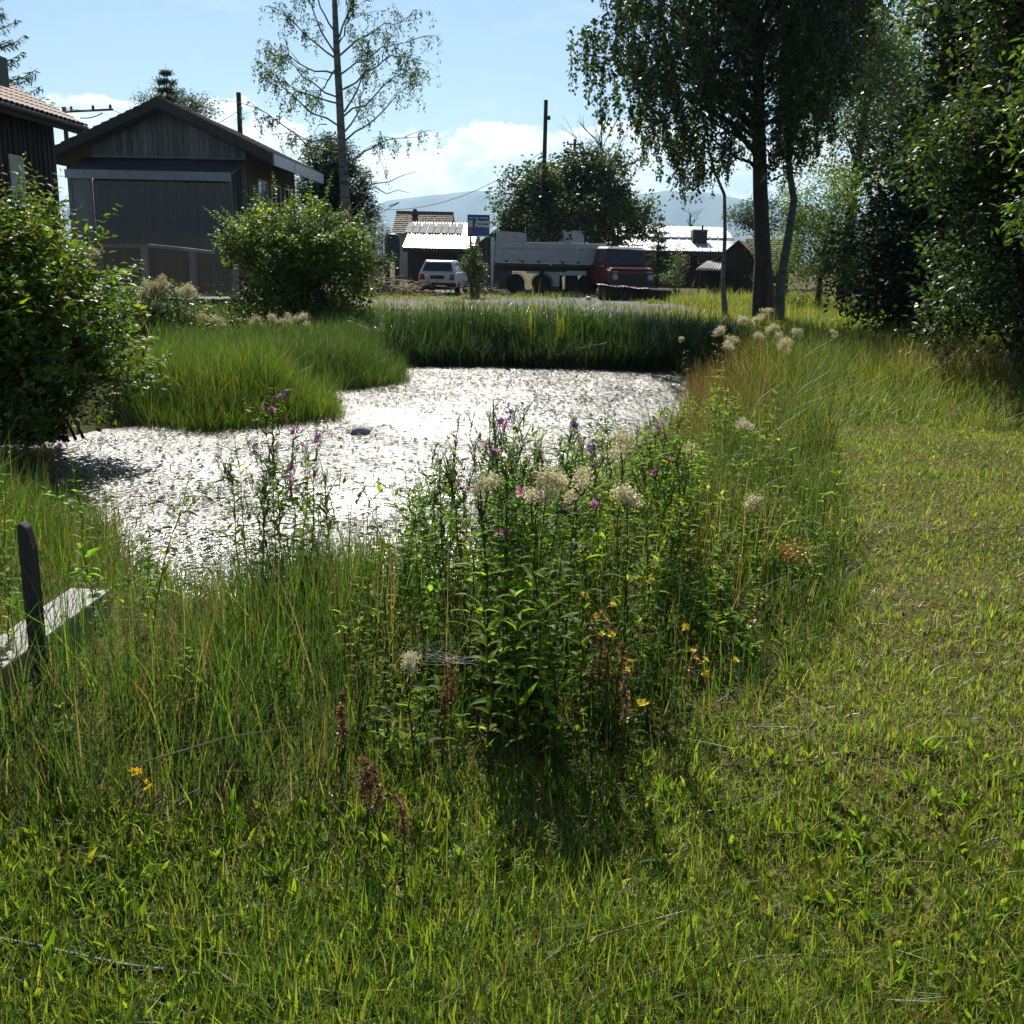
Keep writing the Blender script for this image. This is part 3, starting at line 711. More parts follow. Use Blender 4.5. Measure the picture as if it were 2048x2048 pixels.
# trees and bushes to the right
def base_of(px, Y, z=0.0):
    b = P(px, 560, Y); b[2] = z; return b
b0 = base_of(1690, 44)
leafy_tree('leafy_tree', 'tall light green tree behind the birches against the sky', 'tree', [b0, b0 + np.array([0, 0, 5.]), b0 + np.array([.4, 0, 11.])], .25,
           px_blobs([(1690, 110, 44, 70, 70), (1740, 60, 44, 60, 55), (1770, 130, 44, 70, 80), (1720, 200, 44, 80, 70), (1690, 290, 43, 70, 70), (1780, 250, 43, 70, 80)]), 720, 38, .42, .13, .09, (.16, .22, .07), nlimb=60, mat='leaf_gloss', ntuft=60, rt=.8, s=.3)  # leaf colour raised to carry sunlight and distant haze
b0 = base_of(1640, 38)
leafy_tree('leafy_bush', 'light green loose bush behind the birch trunks', 'bush', [b0, b0 + np.array([0, 0, 1.5]), b0 + np.array([.2, 0, 3.4])], .1,
           px_blobs([(1640, 420, 38, 50, 60), (1600, 480, 38, 60, 60), (1680, 470, 37, 60, 80), (1640, 545, 37, 90, 40), (1590, 390, 39, 30, 40), (1720, 380, 37, 50, 60)]), 520, 36, .32, .10, .06, (.09, .135, .034), nlimb=60, ntuft=45, rt=.6, s=.3)
b0 = base_of(1500, 70)
leafy_tree('leafy_tree', 'small far tree seen between the sapling and the thick birch', 'tree', [b0, b0 + np.array([0, 0, 2.5]), b0 + np.array([.2, 0, 4.4])], .14,
           px_blobs([(1480, 440, 70, 26, 20), (1530, 430, 70, 40, 26), (1590, 440, 70, 30, 26)]), 120, 34, .5, .16, .12, (.04, .066, .03), nlimb=16)
b0 = base_of(1830, 20)
leafy_tree('dark_tree', 'large dark dense tree on the right with branches down to the ground', 'tree', [b0, b0 + np.array([0.1, 0, 3.]), b0 + np.array([.3, 0, 9.])], .28,
           px_blobs([(1975, 110, 20, 80, 100), (1925, 220, 20, 80, 85), (1875, 330, 20, 80, 75), (1840, 440, 19.5, 90, 80), (1825, 565, 19, 90, 60), (1930, 340, 19.5, 90, 120), (1910, 540, 18.5, 100, 105), (2030, 20, 20, 110, 110), (2080, -120, 20, 150, 100)]),
           1700, 46, .30, .125, .066, (.034, .058, .022), nlimb=120, mat='leaf_gloss', tw=6, ntuft=95, rt=.55, s=.35)
b0 = base_of(2080, 14.5)
leafy_tree('dark_tree', 'big broad-leaved tree filling the right edge of the view', 'tree', [b0, b0 + np.array([0.1, 0, 2.5]), b0 + np.array([.2, 0, 7.])], .24,
           px_blobs([(2080, 120, 14.5, 95, 140), (2065, 300, 14, 100, 110), (2020, 430, 14, 95, 95), (2040, 560, 13.8, 130, 110), (1930, 610, 14.2, 110, 80), (2180, 300, 14, 150, 350), (2120, -60, 14.5, 120, 110), (1980, 330, 15, 55, 60)]),
           1500, 46, .26, .105, .055, (.038, .064, .020), nlimb=110, mat='leaf_gloss', tw=6, droop=.25, ntuft=90, rt=.42, s=.35)
b0 = base_of(2130, 11.5)
leafy_tree('leafy_bush', 'bright green sunlit branches hanging in at the right edge', 'bush', [b0, b0 + np.array([-.1, 0, 2.]), b0 + np.array([-.35, 0, 4.])], .07,
           px_blobs([(2070, 250, 11.2, 40, 50), (2055, 330, 11.2, 22, 36), (2085, 420, 11.4, 50, 55), (2110, 120, 11.5, 45, 80)]), 90, 22, .18, .10, .042, (.08, .13, .026), nlimb=40, mat='leaf_gloss', droop=.3)

# bushes round the pond
def shrub(name, label, px, Y, z, blobs, ncl, per, spread, L, W, col, nlimb=60, mat='leaf_gloss', s=.25, ntuft=0, rt=.3, nshoot=0, sl=.4):
    b = base_of(px, Y, z)
    c = crown_points(blobs, ncl, .7, ntuft, rt); c = c[c[:, 2] > z + .05]
    root = thing(name, tuple(b), label, 'bush'); nt, nl, nt2 = NB(), NB(), NB()
    for t in c[rng.choice(len(c), min(nlimb, len(c)), replace=False)]:
        o = b + rng.normal(0, .12, 3) * np.array([1, 1, 0]); k = np.linspace(0, 1, 6)[:, None]
        p = o + (t - o) * k + np.array([0, 0, .25]) * np.linalg.norm(t - o) * np.sin(k * PI) * .5
        tubes(nt, [(p, np.linspace(.018, .004, 6))], (0, 0, 0), 4)
    nt.build('stem', M['bark'], root, smooth=True)
    foliage_cloud(nl, c, per, spread, L, W, col, droop=.12, s=s, up=.3)
    cen = c.mean(0); far = c[np.argsort(-np.linalg.norm((c - cen) * np.array([1, 1, 1.2]), axis=1) - .5 * (c[:, 2] - cen[2]))[:max(1, len(c) // 3)]]
    for t in far[rng.choice(len(far), min(nshoot, len(far)), replace=False)]:          # young shoots sticking out
        d = unit(t - cen) * .8 + np.array([0, 0, .7]) + rng.normal(0, .25, 3); k = np.linspace(0, 1, 6)[:, None]; ln = sl * rng.uniform(.5, 1.2)
        p = t + d * ln * k - np.array([0, 0, .18 * ln]) * k * k; tubes(nt2, [(p, np.linspace(.004, .0015, 6))], (.09, .10, .03), 3)
        stem_leaves(nl, p, ln, .1, 1.0, L * .45, L * 1.15, W * 1.15, np.array(col) * 1.1, 2, (.3, .35))
    nl.build('foliage', M[mat], root)
    if nshoot: nt2.build('shoots', M['leaf'], root, kind='stuff')
shrub('leafy_bush', 'big leafy green bush at the left edge overhanging the pond', 60, 10.8, -.35,
      px_blobs([(20, 480, 10.8, 90, 90), (90, 540, 10.7, 110, 90), (150, 640, 10.7, 80, 90), (60, 680, 10.5, 150, 120), (130, 760, 10.5, 95, 85), (30, 810, 10.5, 130, 70), (-60, 600, 10.8, 130, 200), (20, 420, 10.9, 45, 45), (200, 700, 10.8, 40, 60)], .9),
      1300, 20, .13, .095, .040, (.11, .165, .018), 130, ntuft=110, rt=.24, nshoot=240, sl=.36, s=.35)
shrub('leafy_bush', 'rounded green bush beside the wooden deck at the far pond bank', 610, 23.5, -.1,
      px_blobs([(560, 460, 23.5, 75, 50), (620, 480, 23.5, 90, 55), (690, 500, 23.5, 50, 55), (560, 540, 23.2, 85, 70), (650, 560, 23.2, 85, 70), (600, 610, 23, 110, 50), (700, 570, 23.2, 35, 40)], .9),
      900, 30, .17, .085, .055, (.10, .15, .018), 80, ntuft=80, rt=.34, nshoot=170, sl=.45, s=.35)
shrub('leafy_bush', 'loose shrub with pale flower plumes below the deck left of the round bush', 310, 20.5, -.1,
      px_blobs([(310, 610, 20.5, 75, 40), (270, 640, 20.3, 70, 35), (360, 640, 20.2, 70, 30), (440, 660, 20, 90, 22)], .8), 330, 26, .16, .07, .035, (.075, .115, .03), 60)
shrub('leafy_bush', 'yellow-green sapling between the white car and the trailer', 948, 42.5, 0,
      px_blobs([(945, 500, 42.5, 12, 14), (941, 530, 42.5, 13, 20), (956, 545, 42.5, 13, 16)]), 80, 22, .14, .11, .06, (.075, .11, .02), 20)
shrub('leafy_bush', 'dense dark shrubs at the foot of the birch behind the pale house', 755, 46, 0,
      px_blobs([(735, 480, 46, 26, 22), (755, 460, 46, 18, 18), (745, 520, 45, 34, 22)]), 130, 26, .22, .11, .06, (.05, .085, .018), 20)
shrub('leafy_bush', 'tall weedy shrub before the brown wall right of the red truck', 1355, 47, 0,
      px_blobs([(1355, 535, 47, 14, 26), (1362, 510, 47, 10, 16), (1345, 560, 47, 26, 12)]), 50, 24, .18, .10, .05, (.07, .10, .03), 12)
# ------------------------------------------------------------------ buildings on the left
def quad_slab(mb, a, b, c, d, th):                 # four corners of the upper face, thickness downwards
    lo = [np.array(p) - np.array([0, 0, th]) for p in (a, b, c, d)]
    return mb.hexa(lo + [np.array(p) for p in (a, b, c, d)])

def gable_house():
    Yw, Yv, Ye = 36.0, 35.2, 43.9
    pk, ev = P(315, 195, Yv), P(546, 309, Yv)
    XR = P(495, 400, Yw)[0]; XL = 2 * pk[0] - XR; XLe = 2 * pk[0] - ev[0] - .4
    sl = (pk[2] - ev[2]) / (ev[0] - pk[0]); zl = pk[2] - sl * (pk[0] - XLe)
    top = lambda x: pk[2] - sl * abs(x - pk[0])
    h = thing('wooden_house', (pk[0], Yw, 0), 'weathered grey wooden house with a gable facing the pond', 'house')
    r = quad_slab(MB(), (pk[0] + .02, Yv, pk[2]), (ev[0], Yv, ev[2]), (ev[0], Ye, ev[2]), (pk[0] + .02, Ye, pk[2]), .16).build('roof', M['wood_dark'], h)
    quad_slab(MB(), (XLe, Yv, zl), (pk[0] - .02, Yv, pk[2]), (pk[0] - .02, Ye, pk[2]), (XLe, Ye, zl), .16).build('roof', M['wood_dark'], h)
    # tile courses on the right slope and the left slope, small and uncountable from here
    for s, x1 in ((1, ev[0]), (-1, XLe)):
        mb = MB(); n = 15
        for i in range(n):
            xa = pk[0] + (x1 - pk[0]) * i / n; xb = pk[0] + (x1 - pk[0]) * (i + 1) / n
            for j in range(34):
                ya = Yv + .02 + j * (Ye - Yv) / 34; yb = ya + .24
                quad_slab(mb, (min(xa, xb), ya, top(min(xa, xb)) + (.075 if (s < 0) == (xa > xb) and s < 0 else (.03 if s > 0 else .03))), (max(xa, xb), ya, top(max(xa, xb)) + (.075 if s > 0 else .03)),
                          (max(xa, xb), yb, top(max(xa, xb)) + (.075 if s > 0 else .03)), (min(xa, xb), yb, top(min(xa, xb)) + (.075 if s < 0 else .03)), .03)
        mb.build('roof_tiles', M['tile_mix'], r if s > 0 else h, kind='stuff')
    # verge boards
    MB().box((ev[0] + .003, Yv - .05, ev[2] - .34), (ev[0] + .05, Ye, ev[2] + .02)).build('eave_board', M['metal_edge'], h)
    for x0, x1, m in ((pk[0], ev[0], 'wood_dark'), (XLe, pk[0] - .003, 'wood_dark')):
        a, b = min(x0, x1), max(x0, x1)
        MB().hexa([(a, Yv - .05, top(a) - .30), (b, Yv - .05, top(b) - .30), (b, Yv - .003, top(b) - .30), (a, Yv - .003, top(a) - .30),
                   (a, Yv - .05, top(a) + .02), (b, Yv - .05, top(b) + .02), (b, Yv - .003, top(b) + .02), (a, Yv - .003, top(a) + .02)]).build('verge_board', M[m], h)
    # gable wall: a backing sheet and separate boards
    w = MB().prism([(XL, 0), (XR, 0), (XR, top(XR) - .17), (pk[0], pk[2] - .17), (XL, top(XL) - .17)], Yw + .03, Yw + .12).build('gable_wall', M['wood_dark'], h)
    n = 30; bw = (XR - XL) / n
    for i in range(n):
        a, b = XL + i * bw + .006, XL + (i + 1) * bw - .006; pr = Yw + .03 - rng.uniform(.018, .045)
        MB().hexa([(a, pr, .3), (b, pr, .3), (b, Yw + .027, .3), (a, Yw + .027, .3), (a, pr, top(a) - .19), (b, pr, top(b) - .19), (b, Yw + .027, top(b) - .19), (a, Yw + .027, top(a) - .19)]).build('board', M['wood_grey'], w)
    for s in (0, 1):                                # rafters under the verge
        x1 = ev[0] - .05 if s else XLe
        a, b = pk[0], x1
        MB().hexa([(a, Yv + .25, top(a) - .36), (b, Yv + .25, top(b) - .36), (b, Yv + .4, top(b) - .36), (a, Yv + .4, top(a) - .36),
                   (a, Yv + .25, top(a) - .17), (b, Yv + .25, top(b) - .17), (b, Yv + .4, top(b) - .17), (a, Yv + .4, top(a) - .17)]).build('rafter', M['wood_dark'], h)
    # side wall with three windows
    sw = MB().box((XR - .12, Yw + .125, 0), (XR, 43.5, top(XR) - .18)).build('side_wall', M['wood_red'], h)
    for i in range(18):
        ya = Yw + .13 + i * .413
        MB().box((XR + .002, ya, .2), (XR + .025 + .01 * (i % 2), ya + .40, top(XR) - .19)).build('board', M['wood_red'], sw)
    for px0, px1, py in ((514, 531, 362), (541, 557, 371), (567, 581, 379)):
        def atx(px):
            d = ray(np.array(px), np.array(400.0)); return XR / (d[0] / d[1])
        y0, y1 = atx(px0), atx(px1); y0, y1 = min(y0, y1), max(y0, y1)
        zt = P(px0, py, y0)[2]; zb = zt - 1.05
        wd = MB()
        wd.box((XR + .04, y0 - .07, zb - .07), (XR + .09, y0, zt + .07)); wd.box((XR + .04, y1, zb - .07), (XR + .09, y1 + .07, zt + .07))
        wd.box((XR + .04, y0, zt), (XR + .088, y1, zt + .07)); wd.box((XR + .04, y0, zb - .07), (XR + .11, y1, zb)); ym = (y0 + y1) / 2
        wd.box((XR + .042, ym - .03, zb), (XR + .085, ym + .03, zt))
        wo = wd.build('window', M['frame_white'], h)
        for ya, yb in ((y0, ym - .03), (ym + .03, y1)):
            MB().box((XR + .045, ya + .002, zb + .002), (XR + .06, yb - .002, zt - .002)).build('pane', M['glass'], wo)
    # veranda roof with metal front edge, clear sheets, rafters
    Yc = 34.4
    bl, br = P(128, 337, Yc), P(460, 346, Yc); zt = (bl[2] + br[2]) / 2; zb = zt - .27
    MB().box((bl[0], Yc, zb), (br[0], Yc + .06, zt)).build('veranda_gutter', M['metal_edge'], h)
    zr = P(340, 318, Yw)[2]
    MB().tube([(P(185, 314, Yw)[0], Yw - .1, zr + .04), (P(492, 323, Yw)[0], Yw - .1, zr + .04)], .045, 8).build('veranda_rail', M['metal_edge'], h)
    MB().hexa([(bl[0] + .05, Yc + .07, zt - .06), (br[0] - .02, Yc + .07, zt - .06), (XR, Yw - .02, zr - .04), (XL - .3, Yw - .02, zr - .04),
               (bl[0] + .05, Yc + .07, zt - .03), (br[0] - .02, Yc + .07, zt - .03), (XR, Yw - .02, zr - .01), (XL - .3, Yw - .02, zr - .01)]).build('veranda_roof', M['plastic_dark'], h)
    for t in np.linspace(.04, .98, 6):
        x0 = bl[0] + (br[0] - bl[0]) * t; x1 = XL - .3 + (XR - XL + .3) * t
        MB().hexa([(x0 - .03, Yc + .08, zt - .17), (x0 + .03, Yc + .08, zt - .17), (x1 + .03, Yw - .03, zr - .15), (x1 - .03, Yw - .03, zr - .15),
                   (x0 - .03, Yc + .08, zt - .065), (x0 + .03, Yc + .08, zt - .065), (x1 + .03, Yw - .03, zr - .045), (x1 - .03, Yw - .03, zr - .045)]).build('veranda_rafter', M['wood_grey'], h)
    xa, xb = bl[0] + .12, br[0] - .05; xm = P(180, 400, Yc)[0]
    for x in (xa, xm, (xm + xb) / 2, xb):
        MB().box((x - .05, Yc + .08, .3), (x + .05, Yc + .18, zb + .2)).build('veranda_post', M['wood_grey'], h)
    MB().box((xa + .06, Yc + .10, .35), (xm - .06, Yc + .13, zb + .1)).build('plastic_panel', M['plastic_sheet'], h)
    mb = MB()
    x = xm + .06
    while x < xb - .06:
        wv = rng.uniform(.022, .034); mb.box((x, Yc + .05 + rng.uniform(0, .018), .35 + rng.uniform(-.05, .03)), (x + wv, Yc + .078, zb - .03 - rng.uniform(0, .05))); x += wv + rng.uniform(.003, .012)
    mb.build('reed_screen', M['reed'], h, kind='stuff')
    MB().box((xm + .06, Yc + .185, .35), (xb - .06, Yc + .20, zb)).build('screen_backing', M['wood_dark'], h)
    MB().box((xa, Yc + .21, .10), (XR, Yw, .30)).build('veranda_floor', M['wood_grey'], h)
gable_house()

def tiled_barn():
    Yf = 26.0; xw = P(115, 350, Yf)[0]; ev = P(165, 250, Yf + .3); xe, ze = ev[0], ev[2]; Y0 = 12.0; Yr = Yf + .3
    up = P(0, 163, Yr); sl = (up[2] - ze) / (xe - up[0])
    b = thing('tiled_barn', (xw - 2, 20, 0), 'dark board barn with red tile roof at the left edge', 'barn')
    top = lambda x: ze + sl * (xe - x)
    xr = xw - 3.6
    MB().prism([(xr, 0), (xw - .03, 0), (xw - .03, top(xw) - .22), (xr, top(xr) - .22)], Y0, Yf - .05).build('wall', M['wood_dark'], b)
    # boards and cover strips of the long wall
    y = Yf - .01; k = 0
    while y > 18.0:
        MB().box((xw - .028, y - .235, .1), (xw + .0 + .006 * (k % 3), y, top(xw) - .24)).build('board', M['wood_dark'], b)
        MB().box((xw + .016, y - .265, .1), (xw + .05, y - .205, top(xw) - .242)).build('cover_strip', M['wood_dark'], b)
        y -= .24; k += 1
    def atx(px):
        d = ray(np.array(px), np.array(400.0)); return xw / (d[0] / d[1])
    y0, y1 = atx(19), atx(45); zt, zb = P(30, 310, (y0 + y1) / 2)[2], P(30, 392, (y0 + y1) / 2)[2]
    s = MB().box((xw + .052, min(y0, y1), zb - .2), (xw + .085, max(y0, y1), zt)).build('shutter', M['frame_white'], b)
    ym = (y0 + y1) / 2
    for q in (-.19, .19): MB().box((xw + .087, ym + q - .14, zb - .1), (xw + .098, ym + q + .14, zt - .1)).build('shutter_board', M['frame_white'], s)
    r = quad_slab(MB(), (xr, Y0, top(xr)), (xe, Y0, ze), (xe, Yr, ze), (xr, Yr, top(xr)), .14).build('roof', M['wood_dark'], b)
    MB().box((xe - .02, Y0, ze - .24), (xe + .03, Yr + .02, ze - .03)).build('fascia', M['wood_dark'], b)
    MB().tube([(xe + .1, Y0, ze - .09), (xe + .1, Yr, ze - .09)], .06, 8).build('gutter', M['dark_metal'], b)
    quad_slab(MB(), (xr - 4, Y0, top(xr) - .14 - 4 * sl), (xr, Y0, top(xr) - .0), (xr, Yr, top(xr)), (xr - 4, Yr, top(xr) - .14 - 4 * sl), .14).build('roof', M['tile'], b)
    # tiles: one shared mesh, an arched clay tile lying along the slope
    tw, tl = .235, .36; sv = unit(np.array([1.0, 0, -sl])); nv = unit(np.array([sl, 0, 1.0]))
    prof = [(-.5, .0), (-.42, .028), (-.25, .045), (0, .05), (.25, .045), (.42, .028), (.5, .0), (.5, -.012), (0, .036), (-.5, -.012)]
    V, Fc = [], []
    for t in (0.0, 1.0):
        for yy, zz in prof:
            p = sv * tl * t * 1.18 + np.array([0, yy * tw, 0]) + nv * (zz + .012 + .022 * t); V.append(tuple(p))
    n = len(prof)
    for q in range(n): Fc.append((q, (q + 1) % n, (q + 1) % n + n, q + n))
    Fc += [tuple(range(n - 1, -1, -1)), tuple(range(n, 2 * n))]
    me = bpy.data.meshes.new('tile'); me.from_pydata(V, [], Fc); me.materials.append(M['tile'])
    L0 = np.array(b.location)
    ncol, nrow = 27, 9
    for c in range(ncol):
        for rr in range(nrow):
            p = np.array([xe, Yr - .12 - c * tw, ze]) - sv * tl * (rr + 1) + sv * .06 - L0
            o = link('tile', me, r); o.location = p; o.rotation_euler = (rng.normal(0, .012), 0, rng.normal(0, .02))
    quad_slab(MB(), (xr, Y0, top(xr) + .03), (xe - tl * 9 * sv[0], Y0, top(xe - tl * 9 * sv[0]) + .03), (xe - tl * 9 * sv[0], Yr, top(xe - tl * 9 * sv[0]) + .03), (xr, Yr, top(xr) + .03), .028).build('roof_sheet', M['tile'], b)
    for k in range(4):
        yy = Yf - .2 - k * 1.1
        MB().hexa([(xw, yy - .06, top(xw) - .26), (xe - .03, yy - .06, ze - .24), (xe - .03, yy + .06, ze - .24), (xw, yy + .06, top(xw) - .26),
                   (xw, yy - .06, top(xw) - .145), (xe - .03, yy - .06, ze - .145), (xe - .03, yy + .06, ze - .145), (xw, yy + .06, top(xw) - .145)]).build('rafter', M['wood_dark'], b)
    c0 = P(-4, 150, Yr - 1.5)
    MB().box((c0[0] - .30, Yr - 1.7, top(c0[0]) - .2), (c0[0] + .10, Yr - 1.2, P(0, 112, Yr - 1.5)[2])).build('chimney', M['dark_metal'], b)
tiled_barn()

def deck():
    Yd = 29.5
    a = P(80, 590, Yd)[0]; e = P(492, 590, Yd)[0]; zd = P(350, 596, 28.6)[2]
    d = thing('wooden_deck', ((a + e) / 2, Yd, 0), 'wooden deck with railing and cane screens before the grey house', 'deck')
    MB().box((a, Yd - 1.0, zd - .12), (e, Yd + 2.6, zd)).build('deck_floor', M['wood_pale'], d)
    MB().box((a, Yd - 1.06, zd - .26), (e, Yd - 1.002, zd - .01)).build('deck_edge', M['wood_dark'], d)
    for x in np.linspace(a + .2, e - .2, 6): MB().box((x - .08, Yd - .9, -.4), (x + .08, Yd - .74, zd - .122)).build('deck_pile', M['wood_dark'], d)
    pts = [(80, 491), (188, 488), (297, 488), (360, 494), (427, 502)]
    q = [P(x, y, Yd) for x, y in pts]
    for p0, p1 in zip(q[:-1], q[1:]):
        MB().hexa([(p0[0], Yd - .08, p0[2] - .09), (p1[0], Yd - .08, p1[2] - .09), (p1[0], Yd + .08, p1[2] - .09), (p0[0], Yd + .08, p0[2] - .09),
                   (p0[0], Yd - .08, p0[2]), (p1[0], Yd - .08, p1[2]), (p1[0], Yd + .08, p1[2]), (p0[0], Yd + .08, p0[2])]).build('handrail', M['wood_pale'], d)
    p0, p1 = P(424, 486, Yd - .25), P(490, 497, Yd - .25)
    MB().hexa([(p0[0], Yd - .33, p0[2] - .09), (p1[0], Yd - .33, p1[2] - .09), (p1[0], Yd - .18, p1[2] - .09), (p0[0], Yd - .18, p0[2] - .09),
               (p0[0], Yd - .33, p0[2]), (p1[0], Yd - .33, p1[2]), (p1[0], Yd - .18, p1[2]), (p0[0], Yd - .18, p0[2])]).build('handrail', M['wood_pale'], d)
    xs = []
    for px in (95, 196, 288, 384, 467):
        t = P(px, 492, Yd); xs.append(t[0])
        MB().box((t[0] - .085, Yd - .075, zd), (t[0] + .085, Yd + .075, np.interp(t[0], [p[0] for p in q], [p[2] for p in q]) - .092)).build('post', M['wood_pale'], d)
    mb = MB()                                       # thin canes between the posts
    for x0, x1 in zip(xs[:-1], xs[1:]):
        x = x0 + .1
        while x < x1 - .1:
            if rng.uniform() < .86:
                mb.box((x, Yd + .02, zd + .1 + rng.uniform(-.05, .08)), (x + .024, Yd + .045, np.interp(x, [p[0] for p in q], [p[2] for p in q]) - .12 - rng.uniform(0, .12)))
            x += rng.uniform(.026, .05)
    mb.build('cane_screen', M['cane'], d, kind='stuff')
    MB().box((xs[0], Yd + .05, zd + .28), (xs[-1], Yd + .09, zd + .36)).build('lower_rail', M['wood_grey'], d)
    mb = MB(); Yp = Yd + 2.4                         # row of thin pickets behind
    x = P(140, 465, Yp)[0]; xe = P(492, 470, Yp)[0]; za, zb_ = P(140, 458, Yp)[2], P(490, 472, Yp)[2]
    x0 = x
    while x < xe:
        z = za + (zb_ - za) * (x - x0) / (xe - x0) + rng.uniform(-.04, .03)
        mb.hexa([(x, Yp, zd), (x + .032, Yp, zd), (x + .032, Yp + .02, zd), (x, Yp + .02, zd), (x + .01, Yp, z), (x + .024, Yp, z), (x + .024, Yp + .02, z), (x + .01, Yp + .02, z)]); x += rng.uniform(.042, .06)
    mb.build('picket_row', M['cane'], d, kind='stuff')
deck()

# ------------------------------------------------------------------ poles and wires
def sag(a, b, s, n=14):
    a, b = np.array(a), np.array(b); return [a + (b - a) * t - np.array([0, 0, s * 4 * t * (1 - t)]) for t in np.linspace(0, 1, n)]
def pole(px, pybase, pytop, Y, r, label, arms=()):
    b = P(px, pybase, Y); b[2] = 0; t = P(px, pytop, Y); b[0] = t[0]
    o = thing('utility_pole', tuple(b), label, 'pole'); MB().tube([b, t], [r * 1.2, r], 9).build('shaft', M['bark'], o, smooth=True)
    for (dx, dz, ln) in arms:
        MB().box((t[0] - ln, Y - .06, t[2] + dz - .05), (t[0] + ln, Y - .0, t[2] + dz + .05)).build('cross_arm', M['dark_metal'], o)
        for k in (-ln * .9, ln * .9): MB().lathe([(.05, 0), (.07, .06), (.04, .16)], (t[0] + k, Y - .03, t[2] + dz + .05), n=8).build('insulator', M['dark_metal'], o)
    return t
t1 = pole(477, 560, 185, 58, .13, 'dark wooden pole rising behind the right roof slope of the wooden house')
t2 = pole(1092, 560, 200, 54, .10, 'tall thin pole rising through the round tree behind the trailer')
MB().lathe([(.05, 0), (.09, .05), (.06, .2)], (t2[0] + .17, 54, P(1095, 240, 54)[2]), n=8).build('pole_bracket', M['dark_metal'], [o for o in bpy.data.objects if o.name.startswith('utility_pole')][-1])
t3 = pole(1150, 560, 278, 75, .10, 'small cross-armed line pole behind the round tree', ((0, -.35, .55),))
t4 = pole(128, 560, 214, 60, .12, 'line mast with a long cross arm behind the tiled barn')
m4 = [o for o in bpy.data.objects if o.name.startswith('utility_pole')][-1]
a0, a1 = P(122, 224, 60), P(226, 219, 60)
MB().tube([a0, a1], .06, 6).build('cross_arm', M['truck_red'], m4)
for t in (.2, .62, .95): MB().lathe([(.05, 0), (.09, .08), (.05, .22)], tuple(a0 + (a1 - a0) * t + np.array([0, 0, .05])), n=8).build('insulator', M['dark_metal'], m4)
MB().tube(sag(P(160, 236, 60), P(205, 226, 60), .1), .03, 5).build('stay', M['dark_metal'], m4)
def wire(a, b, s, r, label):
    o = MB().tube(sag(a, b, s), r, 4).build('overhead_wire', M['dark_metal']); tag(o, label, 'wire', 'overhead wires')
wire(P(700, 410, 62), P(1087, 302, 54), 1.2, .018, 'dark sagging wire running up to the tall thin pole')
wire(P(-80, 150, 45), a0 + (a1 - a0) * .62, .35, .016, 'upper wire from the left edge to the mast arm')
wire(P(-80, 120, 45), a0 + (a1 - a0) * .2, .5, .016, 'lower wire from the left edge to the mast arm')
wire(a0 + (a1 - a0) * .95, P(477, 262, 58), .3, .014, 'wire between the mast arm and the pole behind the house')
wire(P(438, 245, 59), P(477, 222, 58), .02, .02, 'short stay wire on the left of the dark wooden pole')

# ------------------------------------------------------------------ houses behind the yard
def sheet_house():
    Y0, Y1 = 58.0, 64.0
    el, er = P(806, 496, Y0), P(918, 500, Y0); tl, tr_ = P(790, 447, Y1), P(935, 451, Y1)
    er = P(985, 503, Y0); ze = (el[2] + er[2]) / 2; zt = (tl[2] + tr_[2]) / 2
    xl, xr = el[0], P(948, 480, Y0)[0]
    h = thing('sheet_roof_house', ((xl + xr) / 2, Y0, 0), 'low house with a glaring white sheet metal roof and solar panels', 'house')
    MB().prism([(Y0 + .5, 0), (Y1 + 5.4, 0), (Y1 + 5.4, ze), (Y1, zt - .15), (Y0 + .5, ze - .0)], xl + .2, xr - .2, 0).build('wall', M['wall_brown'], h)
    rf = MB().hexa([(xl, Y0, ze), (xr, Y0, ze), (xr, Y1, zt), (xl, Y1, zt), (xl, Y0, ze + .08), (xr, Y0, ze + .08), (xr, Y1, zt + .08), (xl, Y1, zt + .08)]).build('roof', M['metal_roof'], h)
    MB().hexa([(xl, Y1 + .02, zt), (xr, Y1 + .02, zt), (xr, Y1 + 6, ze), (xl, Y1 + 6, ze), (xl, Y1 + .02, zt + .08), (xr, Y1 + .02, zt + .08), (xr, Y1 + 6, ze + .08), (xl, Y1 + 6, ze + .08)]).build('roof', M['metal_roof'], h)
    n = 24
    for i in range(n + 1):
        x = xl + (xr - xl) * i / n
        MB().hexa([(x - .025, Y0 - .01, ze + .083), (x + .025, Y0 - .01, ze + .083), (x + .025, Y1 - .02, zt + .083), (x - .025, Y1 - .02, zt + .083), (x - .02, Y0 - .01, ze + .13), (x + .02, Y0 - .01, ze + .13), (x + .02, Y1 - .02, zt + .13), (x - .02, Y1 - .02, zt + .13)]).build('roof_seam', M['metal_roof'], rf)
    MB().box((xl, Y0 - .06, ze - .16), (xr, Y0 - .012, ze + .06)).build('fascia', M['dark_metal'], h)
    f = lambda x, t: (x, Y0 + (Y1 - Y0) * t, ze + (zt - ze) * t + .2)
    xa, xb = P(812, 455, 62)[0], P(926, 460, 62)[0]
    for i in range(8):
        a = xa + (xb - xa) * i / 8 + .02; b = xa + (xb - xa) * (i + 1) / 8 - .02
        for (s0, s1) in ((.50, .70), (.71, .91)):
            lo = [f(a, s0), f(b, s0), f(b, s1), f(a, s1)]
            p = MB().hexa([(q[0], q[1], q[2] - .04) for q in lo] + lo).build('solar_panel', M['solar'], h)
    MB().box((xr - .9, Y0 - .3, 0), (xr + 2.1, Y0 + 4, ze - .2)).build('annex_wall', M['wall_grey'], h)
    MB().prism([(xr - .6, ze - .25), (xr + 2.4, ze - .25), (xr + 2.4, ze + 1.15), (xr + 1.3, ze + 1.2)], Y0 - .4, Y0 + 4.4).build('annex_roof', M['dark_metal'], h)
sheet_house()
